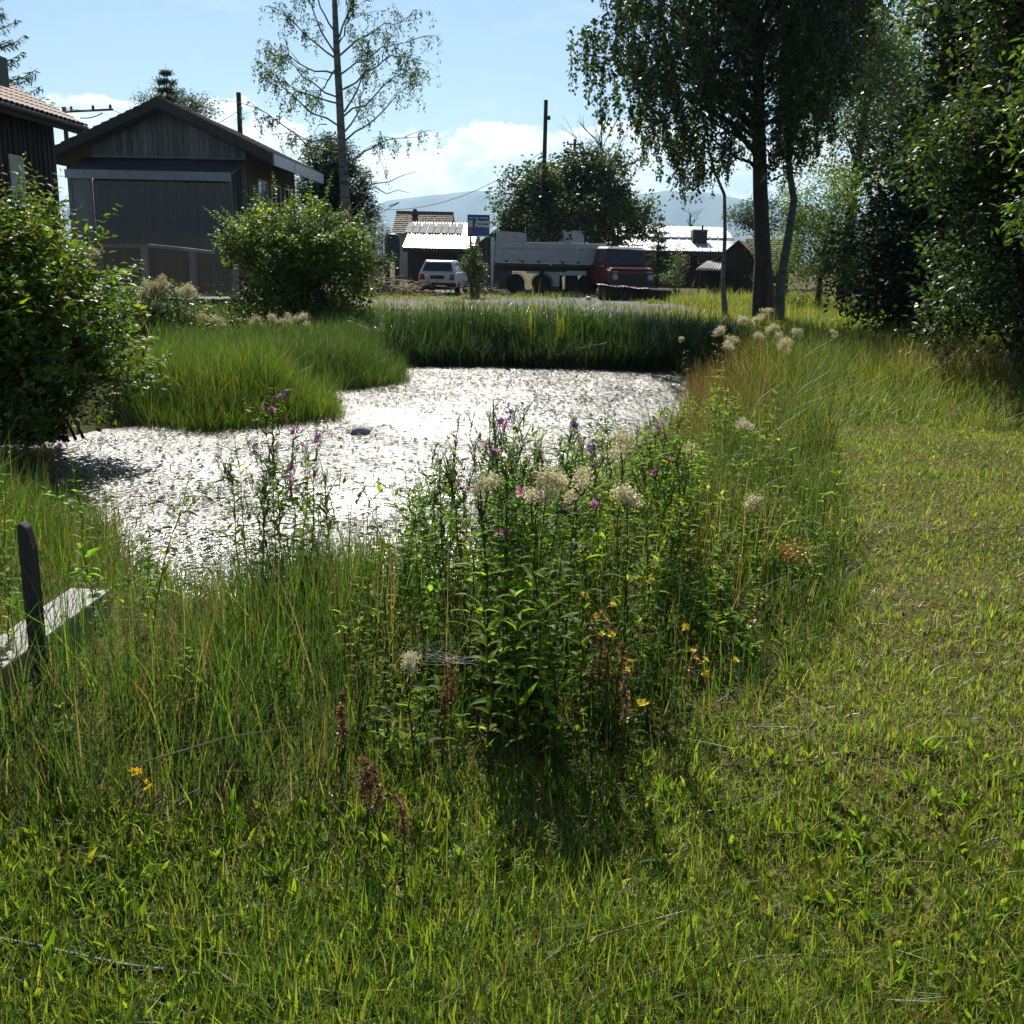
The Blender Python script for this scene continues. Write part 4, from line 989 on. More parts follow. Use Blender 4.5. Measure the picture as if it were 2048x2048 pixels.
def back_house():
    Y0, Y1 = 74.0, 77.0
    a, b = P(783, 452, Y0), P(902, 456, Y0); zt = P(840, 426, Y1)[2]; ze = P(840, 470, Y0)[2]
    h = thing('tiled_house', ((a[0] + b[0]) / 2, Y0, 0), 'house with a mottled tile roof and thin flue behind the solar roof', 'house')
    MB().box((a[0] + .3, Y0 + .4, 0), (b[0] - .3, Y1 + 4, ze)).build('wall', M['wall_cream'], h)
    r = MB().hexa([(a[0], Y0, ze - .1), (b[0], Y0, ze - .1), (b[0], Y1, zt - .15), (a[0], Y1, zt - .15), (a[0], Y0, ze + .05), (b[0], Y0, ze + .05), (b[0], Y1, zt), (a[0], Y1, zt)]).build('roof', M['tile_mix'], h)
    MB().hexa([(a[0], Y1 + .02, zt - .15), (b[0], Y1 + .02, zt - .15), (b[0], Y1 + 4, ze - .1), (a[0], Y1 + 4, ze - .1), (a[0], Y1 + .02, zt), (b[0], Y1 + .02, zt), (b[0], Y1 + 4, ze + .05), (a[0], Y1 + 4, ze + .05)]).build('roof', M['tile_mix'], h)
    mb = MB()
    for i in range(11):
        t0, t1 = i / 11, (i + 1) / 11
        for j in range(40):
            x0 = a[0] + (b[0] - a[0]) * j / 40; x1 = x0 + (b[0] - a[0]) / 40 - .02; w = rng.uniform(.02, .06)
            y0, y1 = Y0 + (Y1 - Y0) * t0, Y0 + (Y1 - Y0) * t1; z0, z1 = ze + .05 + (zt - ze - .05) * t0, ze + .05 + (zt - ze - .05) * t1
            mb.hexa([(x0, y0, z0 + .005), (x1, y0, z0 + .005), (x1, y1, z1 + .005), (x0, y1, z1 + .005), (x0, y0, z0 + .03 + w), (x1, y0, z0 + .03 + w), (x1, y1, z1 + .02), (x0, y1, z1 + .02)])
    mb.build('roof_tiles', M['tile_mix'], r, kind='stuff')
    MB().box((a[0], Y1 - .1, zt + .0), (b[0], Y1 + .1, zt + .12)).build('ridge_cap', M['dark_metal'], h)
    c = P(830, 450, Y0 + 1); MB().lathe([(.2, c[2]), (.2, P(830, 432, Y0 + 1)[2]), (.28, P(830, 430, Y0 + 1)[2]), (.12, P(830, 418, Y0 + 1)[2])], (c[0], Y0 + 1, 0), n=10).build('flue', M['dark_metal'], h)
back_house()
def long_building():
    Y0, Y1 = 66.0, 73.0
    ea, eb = P(1255, 503, Y0), P(1452, 506, Y0); ze = (ea[2] + eb[2]) / 2; zt = P(1370, 459, Y1)[2]
    xa, xb = P(1240, 500, Y0)[0], P(1478, 490, Y0)[0] + .3
    h = thing('long_building', ((xa + xb) / 2, Y0, 0), 'long low dark building with pale standing-seam metal roof right of the truck', 'building')
    MB().prism([(Y0 + .5, 0), (Y1 + 6, 0), (Y1 + 6, ze), (Y1, zt - .2), (Y0 + .5, ze + .1)], xa + .3, xb - .4, 0).build('wall', M['wall_brown'], h)
    ym, zm = Y0 + (Y1 - Y0) * .48, ze + (zt - ze) * .48
    rf = MB().hexa([(xa, Y0, ze), (xb, Y0, ze), (xb, ym, zm), (xa, ym, zm), (xa, Y0, ze + .1), (xb, Y0, ze + .1), (xb, ym, zm + .1), (xa, ym, zm + .1)]).build('roof', M['metal_roof'], h)
    MB().hexa([(xa, ym + .01, zm + .14), (xb, ym + .01, zm + .14), (xb, Y1, zt + .1), (xa, Y1, zt + .1), (xa, ym + .01, zm + .24), (xb, ym + .01, zm + .24), (xb, Y1, zt + .2), (xa, Y1, zt + .2)]).build('roof', M['metal_roof'], h)
    n = 15
    for i in range(n + 1):
        x = xa + (xb - xa) * i / n
        MB().hexa([(x - .03, Y0 - .01, ze + .104), (x + .03, Y0 - .01, ze + .104), (x + .03, ym - .01, zm + .104), (x - .03, ym - .01, zm + .104), (x - .03, Y0 - .01, ze + .17), (x + .03, Y0 - .01, ze + .17), (x + .03, ym - .01, zm + .17), (x - .03, ym - .01, zm + .17)]).build('roof_seam', M['steel'], rf)
        MB().hexa([(x - .03, ym + .03, zm + .244), (x + .03, ym + .03, zm + .244), (x + .03, Y1, zt + .204), (x - .03, Y1, zt + .204), (x - .03, ym + .03, zm + .31), (x + .03, ym + .03, zm + .31), (x + .03, Y1, zt + .27), (x - .03, Y1, zt + .27)]).build('roof_seam', M['steel'], rf)
    MB().box((xa, Y0 - .05, ze - .2), (xb, Y0 - .012, ze + .07)).build('fascia', M['dark_metal'], h)
    c0, c1 = P(1383, 487, Y0 + 2.6), P(1413, 462, Y0 + 2.6)
    ch = MB().box((c0[0], Y0 + 2.2, c0[2] - .4), (c1[0], Y0 + 3.2, c1[2])).build('chimney', M['dark_metal'], h)
    MB().box((c0[0] - .06, Y0 + 2.14, c1[2] + .003), (c1[0] + .06, Y0 + 3.26, c1[2] + .08)).build('chimney_cap', M['steel'], ch)
    MB().tube([(c1[0] - .25, Y0 + 2.7, c1[2] + .08), (c1[0] - .25, Y0 + 2.7, c1[2] + .35)], .06, 8).build('flue', M['dark_metal'], ch)
    for pa, pb in ((1362, 1378), (1396, 1419), (1420, 1436), (1300, 1322)):
        w0, w1 = P(pa, 526, Y0 + .5), P(pb, 511, Y0 + .5)
        wd = MB().box((w0[0] - .06, Y0 + .4, w0[2] - .06), (w1[0] + .06, Y0 + .46, w1[2] + .06)).build('window', M['frame_white'], h)
        MB().box((w0[0], Y0 + .385, w0[2]), (w1[0], Y0 + .398, w1[2])).build('pane', M['glass'], wd)
long_building()
def brown_house():
    Yg = 56.0
    ap, le = P(1477, 480, Yg), P(1410, 536, Yg); sl = (ap[2] - le[2]) / (ap[0] - le[0]); re = ap[0] + (ap[0] - le[0]) * 1.0
    h = thing('brown_house', (ap[0], Yg, 0), 'small dark brown house with a tile roof behind the birch trunks', 'house', rz=-math.radians(17))
    Yb = Yg + 9; top = lambda x: ap[2] - sl * abs(x - ap[0])
    MB().prism([(le[0] + .4, 0), (re - .4, 0), (re - .4, top(re - .4) - .12), (ap[0], ap[2] - .12), (le[0] + .4, top(le[0] + .4) - .12)], Yg + .3, Yb).build('wall', M['wall_brown'], h)
    r1 = quad_slab(MB(), (ap[0] + .01, Yg, ap[2]), (re + .6, Yg, top(re + .6)), (re + .6, Yb, top(re + .6)), (ap[0] + .01, Yb, ap[2]), .1).build('roof', M['tile_dark'], h)
    quad_slab(MB(), (le[0], Yg, le[2]), (ap[0] - .01, Yg, ap[2]), (ap[0] - .01, Yb, ap[2]), (le[0], Yb, le[2]), .1).build('roof', M['tile_dark'], h)
    # the tile field that faces right and forward: a second wing with its eave to the camera
    wl_, wr = ap[0] + .35, P(1600, 500, Yg - 1)[0]; zt = P(1500, 481, Yg + 2.5)[2]; ze = P(1530, 545, Yg - 1.2)[2]
    r2 = MB().hexa([(wl_ + 1.0, Yg - 1.2, ze), (wr, Yg - 1.2, ze), (wr, Yg + 2.5, zt), (wl_ - .2, Yg + 2.5, zt), (wl_ + 1.0, Yg - 1.2, ze + .1), (wr, Yg - 1.2, ze + .1), (wr, Yg + 2.5, zt + .1), (wl_ - .2, Yg + 2.5, zt + .1)]).build('roof', M['tile_dark'], h)
    mb = MB()
    for i in range(14):
        for j in range(16):
            t0, t1 = i / 14, (i + 1) / 14
            xl0 = wl_ + 1.0 - 1.2 * t0; x0 = xl0 + (wr - xl0) * j / 16; x1 = xl0 + (wr - xl0) * (j + 1) / 16 - .02
            y0, y1 = Yg - 1.2 + 3.7 * t0, Yg - 1.2 + 3.7 * t1; z0, z1 = ze + .1 + (zt - ze) * t0, ze + .1 + (zt - ze) * t1
            mb.hexa([(x0, y0, z0 + .004), (x1, y0, z0 + .004), (x1, y1, z1 + .004), (x0, y1, z1 + .004), (x0, y0, z0 + .07), (x1, y0, z0 + .07), (x1, y1, z1 + .03), (x0, y1, z1 + .03)])
    mb.build('roof_tiles', M['tile_dark'], r2, kind='stuff')
    MB().box((wl_ + 1.3, Yg - .9, 0), (wr - .3, Yg + .28, ze + .1)).build('wing_wall', M['wall_brown'], h)
    a0, a1 = P(1411, 541, Yg - 1.6), P(1470, 541, Yg - 1.6); zt = P(1440, 527, Yg + .2)[2]
    aw = MB().hexa([(a0[0], Yg - 1.6, a0[2]), (a1[0], Yg - 1.6, a0[2]), (a1[0] - .3, Yg + .28, zt), (a0[0] + .3, Yg + .28, zt), (a0[0], Yg - 1.6, a0[2] + .06), (a1[0], Yg - 1.6, a0[2] + .06), (a1[0] - .3, Yg + .28, zt + .06), (a0[0] + .3, Yg + .28, zt + .06)]).build('porch_roof', M['stone'], h)
    for j in range(9):
        x0 = a0[0] + .03 + (a1[0] - a0[0] - .06) * j / 9; s = .3 * (1 - 2 * (j + .5) / 9)
        MB().tube([(x0 + .08, Yg - 1.64, a0[2] + .08), (x0 + .08 + s, Yg + .27, zt + .08)], .055, 6).build('porch_tile', M['stone'], aw)
    for x in (a0[0] + .2, a1[0] - .2): MB().box((x - .06, Yg - 1.5, 0), (x + .06, Yg - 1.38, a0[2])).build('porch_post', M['wood_dark'], h)
    MB().box((a0[0] + .5, Yg - .7, 0), (a1[0] - .4, Yg + .29, a0[2] - .05)).build('porch_wall', M['wood_dark'], h)
brown_house()

def tank():
    b = P(785, 560, 52); z0, z1 = P(785, 519, 52)[2], P(785, 467, 52)[2]; r = 15.5 / 2048 * 52
    o = thing('storage_tank', (b[0], 52, 0), 'dark green upright tank left of the white sheet roof', 'tank')
    MB().lathe([(r * .55, z0 - .12), (r * .95, z0 + .1), (r, z0 + .4), (r, z1 - .3), (r * .9, z1 - .1), (r * .5, z1)], (b[0], 52, 0), n=20).build('shell', M['tank_green'], o, smooth=True)
    for k in (-1, 1):
        MB().box((b[0] + k * r * .6 - .06, 51.5, 0), (b[0] + k * r * .6 + .06, 51.62, z0 + .1)).build('leg', M['dark_metal'], o)
        MB().box((b[0] + k * r * .6 - .06, 52.4, 0), (b[0] + k * r * .6 + .06, 52.52, z0 + .1)).build('leg', M['dark_metal'], o)
    for k in (0, .3): MB().tube([(b[0] - r - .08 - .0, 51.8 + k, z0), (b[0] - r - .08, 51.8 + k, z1 - .15), (b[0] - r * .55, 51.9 + k, z1 + .04)], .025, 6).build('ladder_rail', M['steel'], o)
tank()

def text_obj(body, size, loc, mat, parent, bold=0.0, rx=PI / 2):
    c = bpy.data.curves.new('lettering', 'FONT'); c.body = body; c.size = size; c.extrude = .002; c.offset = bold; c.align_x = 'LEFT'
    c.materials.append(mat); t = bpy.data.objects.new('lettering_curve', c); COL.objects.link(t)
    me = bpy.data.meshes.new_from_object(t.evaluated_get(bpy.context.evaluated_depsgraph_get())); bpy.data.objects.remove(t)
    o = link('lettering', me, parent); o.location = loc; o.rotation_euler = (rx, 0, 0); return o
def blue_sign():
    Y = 49.0; tl, br = P(935, 429, Y), P(979, 474, Y); w, hh = br[0] - tl[0], tl[2] - br[2]
    o = thing('billboard', (tl[0] + w / 2, Y, 0), 'blue upright billboard with white lettering above the trailer', 'sign')
    MB().box((-w / 2, -.03, br[2]), (w / 2, .03, tl[2])).build('board', M['sign_blue'], o, local=True)
    for x in (-w * .35, w * .35): MB().tube([(x, .1, 0), (x, .1, tl[2] - .1)], .05, 8).build('post', M['dark_metal'], o, local=True)
    MB().box((-w * .05, -.045, br[2] + .0), (w * .47, -.032, br[2] + .045)).build('bottom_strip', M['sign_white'], o, local=True)
    MB().box((-w * .45, -.04, br[2] + .05), (-w * .27, -.032, br[2] + hh * .74)).build('picture_panel', M['photo_panel'], o, local=True)
    MB().box((-w * .45, -.05, br[2] + hh * .45), (-w * .27, -.042, br[2] + hh * .74)).build('picture_panel', M['grey_panel'], o, local=True)
    text_obj('Seeseite', .225, (-w * .13, -.035, br[2] + hh * .615), M['sign_white'], o, .004)
    text_obj('Parkseite', .215, (-w * .15, -.035, br[2] + hh * .44), M['sign_white'], o, .004)
    for x0, x1 in ((-.44, -.25), (-.2, .02), (.06, .44)):         # too small to read: three blurred words
        MB().box((w * x0, -.036, br[2] + hh * .835), (w * x1, -.032, br[2] + hh * .88)).build('small_print', M['grey_panel'], o, local=True)
    for x in (-.12, .08, .27): MB().box((w * x, -.036, br[2] + hh * .08), (w * x + .03, -.032, br[2] + hh * .36)).build('stripe', M['sign_bluedisc'], o, local=True)
blue_sign()
def parking_sign():
    Y = 41.0; c = P(748, 494, Y); r = 6.2 / 2048 * Y
    o = thing('no_parking_sign', (c[0], Y, 0), 'small no-parking sign on a white plate beside the round bush', 'sign')
    MB().tube([(0, .03, 0), (0, .03, c[2] + .25)], .03, 8).build('post', M['steel'], o, local=True)
    MB().box((-.16, -.01, c[2] - .36), (.16, .01, c[2] + .2)).build('plate', M['sign_white'], o, local=True)
    MB().lathe([(r, -.02), (r, -.012)], (0, 0, c[2]), 'y', 20).build('red_ring', M['sign_red'], o, local=True)
    MB().lathe([(r * .72, -.03), (r * .72, -.022)], (0, 0, c[2]), 'y', 20).build('blue_disc', M['sign_bluedisc'], o, local=True)
    s = r * .5; k = r * .12
    MB().hexa([(-s - k, -.038, c[2] + s - k), (s - k, -.038, c[2] - s - k), (s - k, -.032, c[2] - s - k), (-s - k, -.032, c[2] + s - k), (-s + k, -.038, c[2] + s + k), (s + k, -.038, c[2] - s + k), (s + k, -.032, c[2] - s + k), (-s + k, -.032, c[2] + s + k)]).build('red_slash', M['sign_red'], o, local=True)
parking_sign()

# ------------------------------------------------------------------ vehicles
def wheel(parent, x, y, r, w, name='wheel'):
    t = MB().lathe([(r * .62, -w / 2), (r * .92, -w / 2), (r, -w * .36), (r, w * .36), (r * .92, w / 2), (r * .62, w / 2)], (x, y, r), 'x', 22).build(name, M['rubber'], parent, local=True, smooth=False)
    MB().lathe([(r * .2, -w / 2 - .01), (r * .58, -w / 2 + .01), (r * .61, -w / 2 - .012), (r * .61, w / 2 + .012), (r * .58, w / 2 - .01), (r * .2, w / 2 + .01)], (x, y, r), 'x', 18).build('rim', M['rim'], t, local=True)
    return t
def white_car():
    Y = 44.0; b = P(874, 585, Y)
    o = thing('white_hatchback', (b[0], Y, 0.02), 'old white hatchback seen from behind on the gravel yard', 'car', rz=math.radians(-5))
    W = .83
    # body: stations along y (rear = 0, front = 3.98): half width low, half width belt, z sill, z belt
    st = [(0.02, .74, .74, .42, .86), (.10, .80, .79, .36, .92), (.6, .83, .81, .30, .95), (1.2, .83, .82, .28, .95), (2.6, .83, .82, .28, .93), (3.2, .82, .80, .30, .88), (3.75, .80, .76, .32, .80), (3.95, .72, .68, .40, .72)]
    V, Fc = [], []
    for (y, wl, wb, zs, zb) in st:
        V += [(-wl * .94, y, zs), (-wl, y, zs + .1), (-wl, y, zb - .25), (-wb, y, zb - .04), (-wb * .95, y, zb), (wb * .95, y, zb), (wb, y, zb - .04), (wl, y, zb - .25), (wl, y, zs + .1), (wl * .94, y, zs)]
    n = 10
    for i in range(len(st) - 1):
        for k in range(n): Fc.append((i * n + k, i * n + (k + 1) % n, (i + 1) * n + (k + 1) % n, (i + 1) * n + k))
    Fc += [tuple(range(n - 1, -1, -1)), tuple(range((len(st) - 1) * n, len(st) * n))]
    body = MB().add(V, Fc).build('body', M['white_paint'], o, local=True, bevel=.012)
    # cabin: roof and pillars
    lo = [(-.76, .10, .93), (.76, .10, .93), (.76, 2.75, .93), (-.76, 2.75, .93)]
    hi = [(-.60, .42, 1.36), (.60, .42, 1.36), (.60, 2.05, 1.38), (-.60, 2.05, 1.38)]
    rim = [(-.56, .50, 1.41), (.56, .50, 1.41), (.56, 1.95, 1.42), (-.56, 1.95, 1.42)]
    c = MB(); c.hexa(lo + hi); c.build('cabin', M['white_paint'], o, local=True, bevel=.03)
    MB().hexa([(p[0], p[1], p[2] + .002) for p in hi] + rim).build('roof_panel', M['white_paint'], o, local=True, bevel=.03)
    def face(pts, out, nm, mt, par, th=.012):
        p = [np.array(q) for q in pts]; nrm = unit(np.cross(p[1] - p[0], p[3] - p[0])) * out
        return MB().hexa([q + nrm * .003 for q in p] + [q + nrm * (.003 + th) for q in p]).build(nm, M[mt], par, local=True)
    L = lambda a, b, t: tuple(np.array(a) + (np.array(b) - np.array(a)) * t)
    def sub(q, u0, u1, v0, v1):
        g = lambda u, v: L(L(q[0], q[1], u), L(q[3], q[2], u), v); return [g(u0, v0), g(u1, v0), g(u1, v1), g(u0, v1)]
    rear = [lo[0], lo[1], hi[1], hi[0]]; right = [lo[1], lo[2], hi[2], hi[1]]; left = [lo[3], lo[0], hi[0], hi[3]]; front = [lo[2], lo[3], hi[3], hi[2]]
    face(sub(rear, .07, .93, .10, .88), 1, 'rear_window', 'glass', o)
    for q in (right, left):
        rv = q is left
        for u0, u1 in ((.10, .36), (.39, .84)): face(sub(q, *( (1 - u1, 1 - u0) if rv else (u0, u1)), .14, .86), 1, 'side_window', 'glass', o)
    face(sub(front, .06, .94, .1, .9), 1, 'windscreen', 'glass', o)
    MB().box((-.30, -.012, .66), (.30, .03, .80)).build('number_plate', M['black_plastic'], o, local=True)
    for s in (-1, 1):
        x0, x1 = sorted((s * .76, s * .50))
        MB().hexa([(x0, -.012, .62), (x1, -.012, .62), (x1, .10, .62), (x0, .10, .62), (x0 + (.05 if s < 0 else .06), .01, .86), (x1 - (.06 if s < 0 else .05), .01, .86), (x1 - .05, .12, .86), (x0 + .05, .12, .86)]).build('tail_light', M['tail_red'], o, local=True, bevel=.008)
    MB().box((-.80, -.08, .34), (.80, .10, .50)).build('bumper', M['black_plastic'], o, local=True, bevel=.03)
    MB().box((-.78, -.006, .52), (.78, .035, .60)).build('tailgate_strip', M['white_paint'], o, local=True)
    MB().lathe([(.035, -.02), (.035, -.008)], (0, 0, .56), 'y', 12).build('badge', M['dark_metal'], o, local=True)
    MB().box((-.55, .05, .22), (.55, .5, .36)).build('underbody', M['black_plastic'], o, local=True)
    for s in (-1, 1):
        MB().hexa([(s * .82, 2.45, .98), (s * .96, 2.45, .98), (s * .96, 2.55, .98), (s * .82, 2.55, .98), (s * .82, 2.45, 1.08), (s * .96, 2.45, 1.08), (s * .96, 2.55, 1.08), (s * .82, 2.55, 1.08)]).build('mirror', M['black_plastic'], o, local=True)
    for y in (.72, 3.15):
        for s in (-1, 1): wheel(o, s * .76, y, .29, .17)
white_car()

def red_truck():
    b = P(1264, 580, 45); o = thing('red_truck', (b[0], 45, 0.02), 'faded red old truck facing the camera on the gravel yard', 'truck', rz=math.radians(12))
    # local: front at y = 0 facing -y, length to +y
    nose = MB().hexa([(-1.02, .04, .62), (1.02, .04, .62), (1.02, 1.0, .62), (-1.02, 1.0, .62), (-1.0, .16, 1.16), (1.0, .16, 1.16), (.98, 1.0, 1.22), (-.98, 1.0, 1.22)]).build('nose', M['truck_red'], o, local=True, bevel=.05)
    MB().hexa([(-1.0, .10, 1.163), (1.0, .10, 1.163), (.98, 1.0, 1.223), (-.98, 1.0, 1.223), (-.92, .22, 1.26), (.92, .22, 1.26), (.9, .98, 1.34), (-.9, .98, 1.34)]).build('bonnet', M['truck_red'], o, local=True, bevel=.06)
    cab = MB().hexa([(-1.0, 1.002, .55), (1.0, 1.002, .55), (1.0, 4.2, .55), (-1.0, 4.2, .55), (-1.0, 1.002, 1.36), (1.0, 1.002, 1.36), (1.0, 4.2, 1.36), (-1.0, 4.2, 1.36)]).build('body', M['truck_red'], o, local=True, bevel=.04)
    lo = [(-.98, 1.0, 1.362), (.98, 1.0, 1.362), (.98, 4.18, 1.362), (-.98, 4.18, 1.362)]; hi = [(-.86, 1.22, 2.03), (.86, 1.22, 2.03), (.88, 4.12, 2.05), (-.88, 4.12, 2.05)]
    MB().hexa(lo + hi).build('upper_cab', M['truck_red'], o, local=True, bevel=.04)
    MB().hexa([(-.9, 1.12, 2.04), (.9, 1.12, 2.04), (.9, 4.16, 2.06), (-.9, 4.16, 2.06), (-.78, 1.25, 2.14), (.78, 1.25, 2.14), (.78, 4.05, 2.16), (-.78, 4.05, 2.16)]).build('roof', M['white_panel'], o, local=True, bevel=.03)
    for x in (-.6, .6): MB().tube([(x, 1.3, 2.16), (x, 1.3, 2.24)], .03, 6).build('roof_peg', M['dark_metal'], o, local=True)
    MB().tube([(-.82, 1.25, 2.22), (.82, 1.25, 2.22)], .025, 6).build('roof_bar', M['dark_metal'], o, local=True)
    L = lambda a, b, t: np.array(a) + (np.array(b) - np.array(a)) * t
    def face(q, u0, u1, v0, v1, nm, mt, th=.012):
        g = lambda u, v: L(L(q[0], q[1], u), L(q[3], q[2], u), v); p = [g(u0, v0), g(u1, v0), g(u1, v1), g(u0, v1)]
        nrm = unit(np.cross(p[1] - p[0], p[3] - p[0])); return MB().hexa([a + nrm * .004 for a in p] + [a + nrm * (.004 + th) for a in p]).build(nm, M[mt], o, local=True)
    face([lo[0], lo[1], hi[1], hi[0]], .05, .95, .04, .92, 'windscreen', 'glass')
    lf = [lo[3], lo[0], hi[0], hi[3]]; face(lf, .70, .95, .12, .86, 'side_window', 'glass'); face(lf, .42, .64, .12, .86, 'side_window', 'glass'); face(lf, .08, .36, .12, .86, 'side_window', 'glass')
    rt = [lo[1], lo[2], hi[2], hi[1]]; face(rt, .05, .30, .12, .86, 'side_window', 'glass'); face(rt, .36, .58, .12, .86, 'side_window', 'glass')
    MB().box((-.95, .0, .52), (.95, .12, 1.02)).build('grille', M['dark_metal'], o, local=True, bevel=.02)
    for k in range(5): MB().box((-.6, -.02, .60 + k * .085), (.6, -.002, .635 + k * .085)).build('grille_bar', M['black_plastic'], o, local=True)
    for s in (-1, 1):
        hl = MB().lathe([(.13, -.05), (.13, .0), (.10, .0)], (s * .79, 0, .88), 'y', 18).build('headlight', M['steel'], o, local=True)
        MB().lathe([(.02, -.075), (.08, -.062), (.098, -.052)], (s * .79, 0, .88), 'y', 16).build('lens', M['lamp_glass'], hl, local=True)
        MB().box((s * .78 - .12, .06, 1.065), (s * .78 + .12, .10, 1.12)).build('indicator', M['grey_panel'], o, local=True)
    MB().box((-1.04, -.14, .36), (1.04, .02, .52)).build('bumper', M['black_plastic'], o, local=True, bevel=.03)
    MB().box((-.1, -.16, .42), (.14, -.142, .50)).build('number_plate', M['grey_panel'], o, local=True)
    MB().hexa([(-1.08, .3, .30), (-1.02, .3, .30), (-1.02, 1.5, .40), (-1.08, 1.5, .40), (-1.08, .3, .36), (-1.02, .3, .36), (-1.02, 1.5, .46), (-1.08, 1.5, .46)]).build('step_board', M['white_panel'], o, local=True)
    for s in (-1, 1): MB().box((s * 1.02 - .02, 1.15, 1.25), (s * 1.02 + .02, 1.3, 1.29)).build('door_handle', M['steel'], o, local=True)
    for y in (.65, 3.4):
        for s in (-1, 1): wheel(o, s * .84, y, .36, .2)
red_truck()

def trailer():
    Y = 47.5; xl, xr = P(992, 500, Y)[0], P(1210, 500, Y)[0]; zt, zb = P(1090, 486, Y)[2], P(1090, 527, Y)[2]
    o = thing('dropside_trailer', ((xl + xr) / 2, Y, 0.02), 'grey dropside trailer parked sideways behind the red truck', 'trailer')
    w = (xr - xl) / 2
    z0 = zb - .02
    MB().box((-w, 0, z0 - .16), (w, 2.3, z0)).build('load_floor', M['dark_metal'], o, local=True)
    xm = P(1102, 500, Y)[0] - (xl + xr) / 2
    for a, b in ((-w, xm - .06), (xm + .06, w)):
        s = MB().box((a, 0, z0 + .003), (b, .05, zt)).build('side_board', M['grey_panel'], o, local=True, bevel=.01)
        for k in range(3): MB().box((a + .02, -.022, z0 + .08 + k * .29), (b - .02, -.003, z0 + .26 + k * .29)).build('rib', M['grey_panel'], s, local=True)
        for k in (.2, .5, .8): MB().box((a + (b - a) * k - .06, -.045, z0 + .02), (a + (b - a) * k + .06, -.024, z0 + .12)).build('hinge', M['dark_metal'], s, local=True)
        nr = int((b - a) / .11)
        rv = MB()
        for k in range(nr): rv.box((a + .06 + k * .11, -.034, zt - .30), (a + .085 + k * .11, -.0235, zt - .27))
        rv.build('rivets', M['dark_metal'], s, local=True, kind='stuff')
    MB().box((xm - .055, -.03, z0 - .1), (xm + .055, .07, zt + .05)).build('stake_post', M['grey_panel'], o, local=True)
    MB().box((-w, 2.25, z0 + .003), (w, 2.3, zt)).build('side_board', M['grey_panel'], o, local=True)
    for s in (-1, 1): MB().box((s * (w + .03) - .027, .0, z0 + .003), (s * (w + .03) + .027, 2.3, zt)).build('end_board', M['grey_panel'], o, local=True)
    x1 = P(1054, 465, Y)[0] - (xl + xr) / 2; zz = P(1020, 463, Y + .3)[2]
    MB().hexa([(-w, .1, zt - .5), (x1, .1, zt - .5), (x1, .16, zt - .5), (-w, .16, zt - .5), (-w, .1, zz), (x1 - .02, .1, zz - .08), (x1 - .02, .16, zz - .08), (-w, .16, zz)]).build('loaded_sheet', M['grey_panel'], o, local=True)
    xa = P(981, 500, Y)[0] - (xl + xr) / 2
    MB().hexa([(xa + .05, -.05, .05), (-w - .12, -.05, .05), (-w - .12, .25, .05), (xa + .05, .25, .05), (xa, -.05, P(985, 474, Y)[2]), (-w - .07, -.05, P(985, 476, Y)[2]), (-w - .07, .25, P(985, 476, Y)[2]), (xa, .25, P(985, 474, Y)[2])]).build('leaning_board', M['white_panel'], o, local=True)
    MB().box((-w, .4, z0 - .36), (w, .55, z0 - .17)).build('chassis_rail', M['dark_metal'], o, local=True); MB().box((-w, 1.7, z0 - .36), (w, 1.85, z0 - .17)).build('chassis_rail', M['dark_metal'], o, local=True)
    MB().box((-w + 2.2, .3, .35), (-w + 2.9, .9, z0 - .37)).build('tool_box', M['white_panel'], o, local=True)
    MB().box((-w + 3.2, .02, z0 - .48), (-w + 4.1, .06, z0 - .3)).build('side_guard', M['white_panel'], o, local=True)
    for px in (1031, 1084, 1178):
        x = P(px, 555, Y)[0] - (xl + xr) / 2; r = .43
        for yy in (.25, 1.95):
            t = MB().lathe([(r * .6, -.13), (r * .93, -.13), (r, -.09), (r, .09), (r * .93, .13), (r * .6, .13)], (x, yy, r), 'y', 24).build('wheel', M['rubber'], o, local=True)
            MB().lathe([(r * .15, -.10), (r * .3, -.02), (r * .55, -.04), (r * .58, -.14), (r * .58, .14), (r * .3, .1)], (x, yy, r), 'y', 18).build('rim', M['dark_metal'], t, local=True)
        fn = MB()
        for k in range(9):
            a0, a1 = PI * (k + .2) / 9.4, PI * (k + 1.2) / 9.4
            fn.hexa([(x + .5 * math.cos(a0), .05, r + .5 * math.sin(a0)), (x + .5 * math.cos(a1), .05, r + .5 * math.sin(a1)), (x + .5 * math.cos(a1), .45, r + .5 * math.sin(a1)), (x + .5 * math.cos(a0), .45, r + .5 * math.sin(a0)),
                     (x + .52 * math.cos(a0), .05, r + .52 * math.sin(a0)), (x + .52 * math.cos(a1), .05, r + .52 * math.sin(a1)), (x + .52 * math.cos(a1), .45, r + .52 * math.sin(a1)), (x + .52 * math.cos(a0), .45, r + .52 * math.sin(a0))])
        fn.build('mudguard', M['dark_metal'], o, local=True)
trailer()
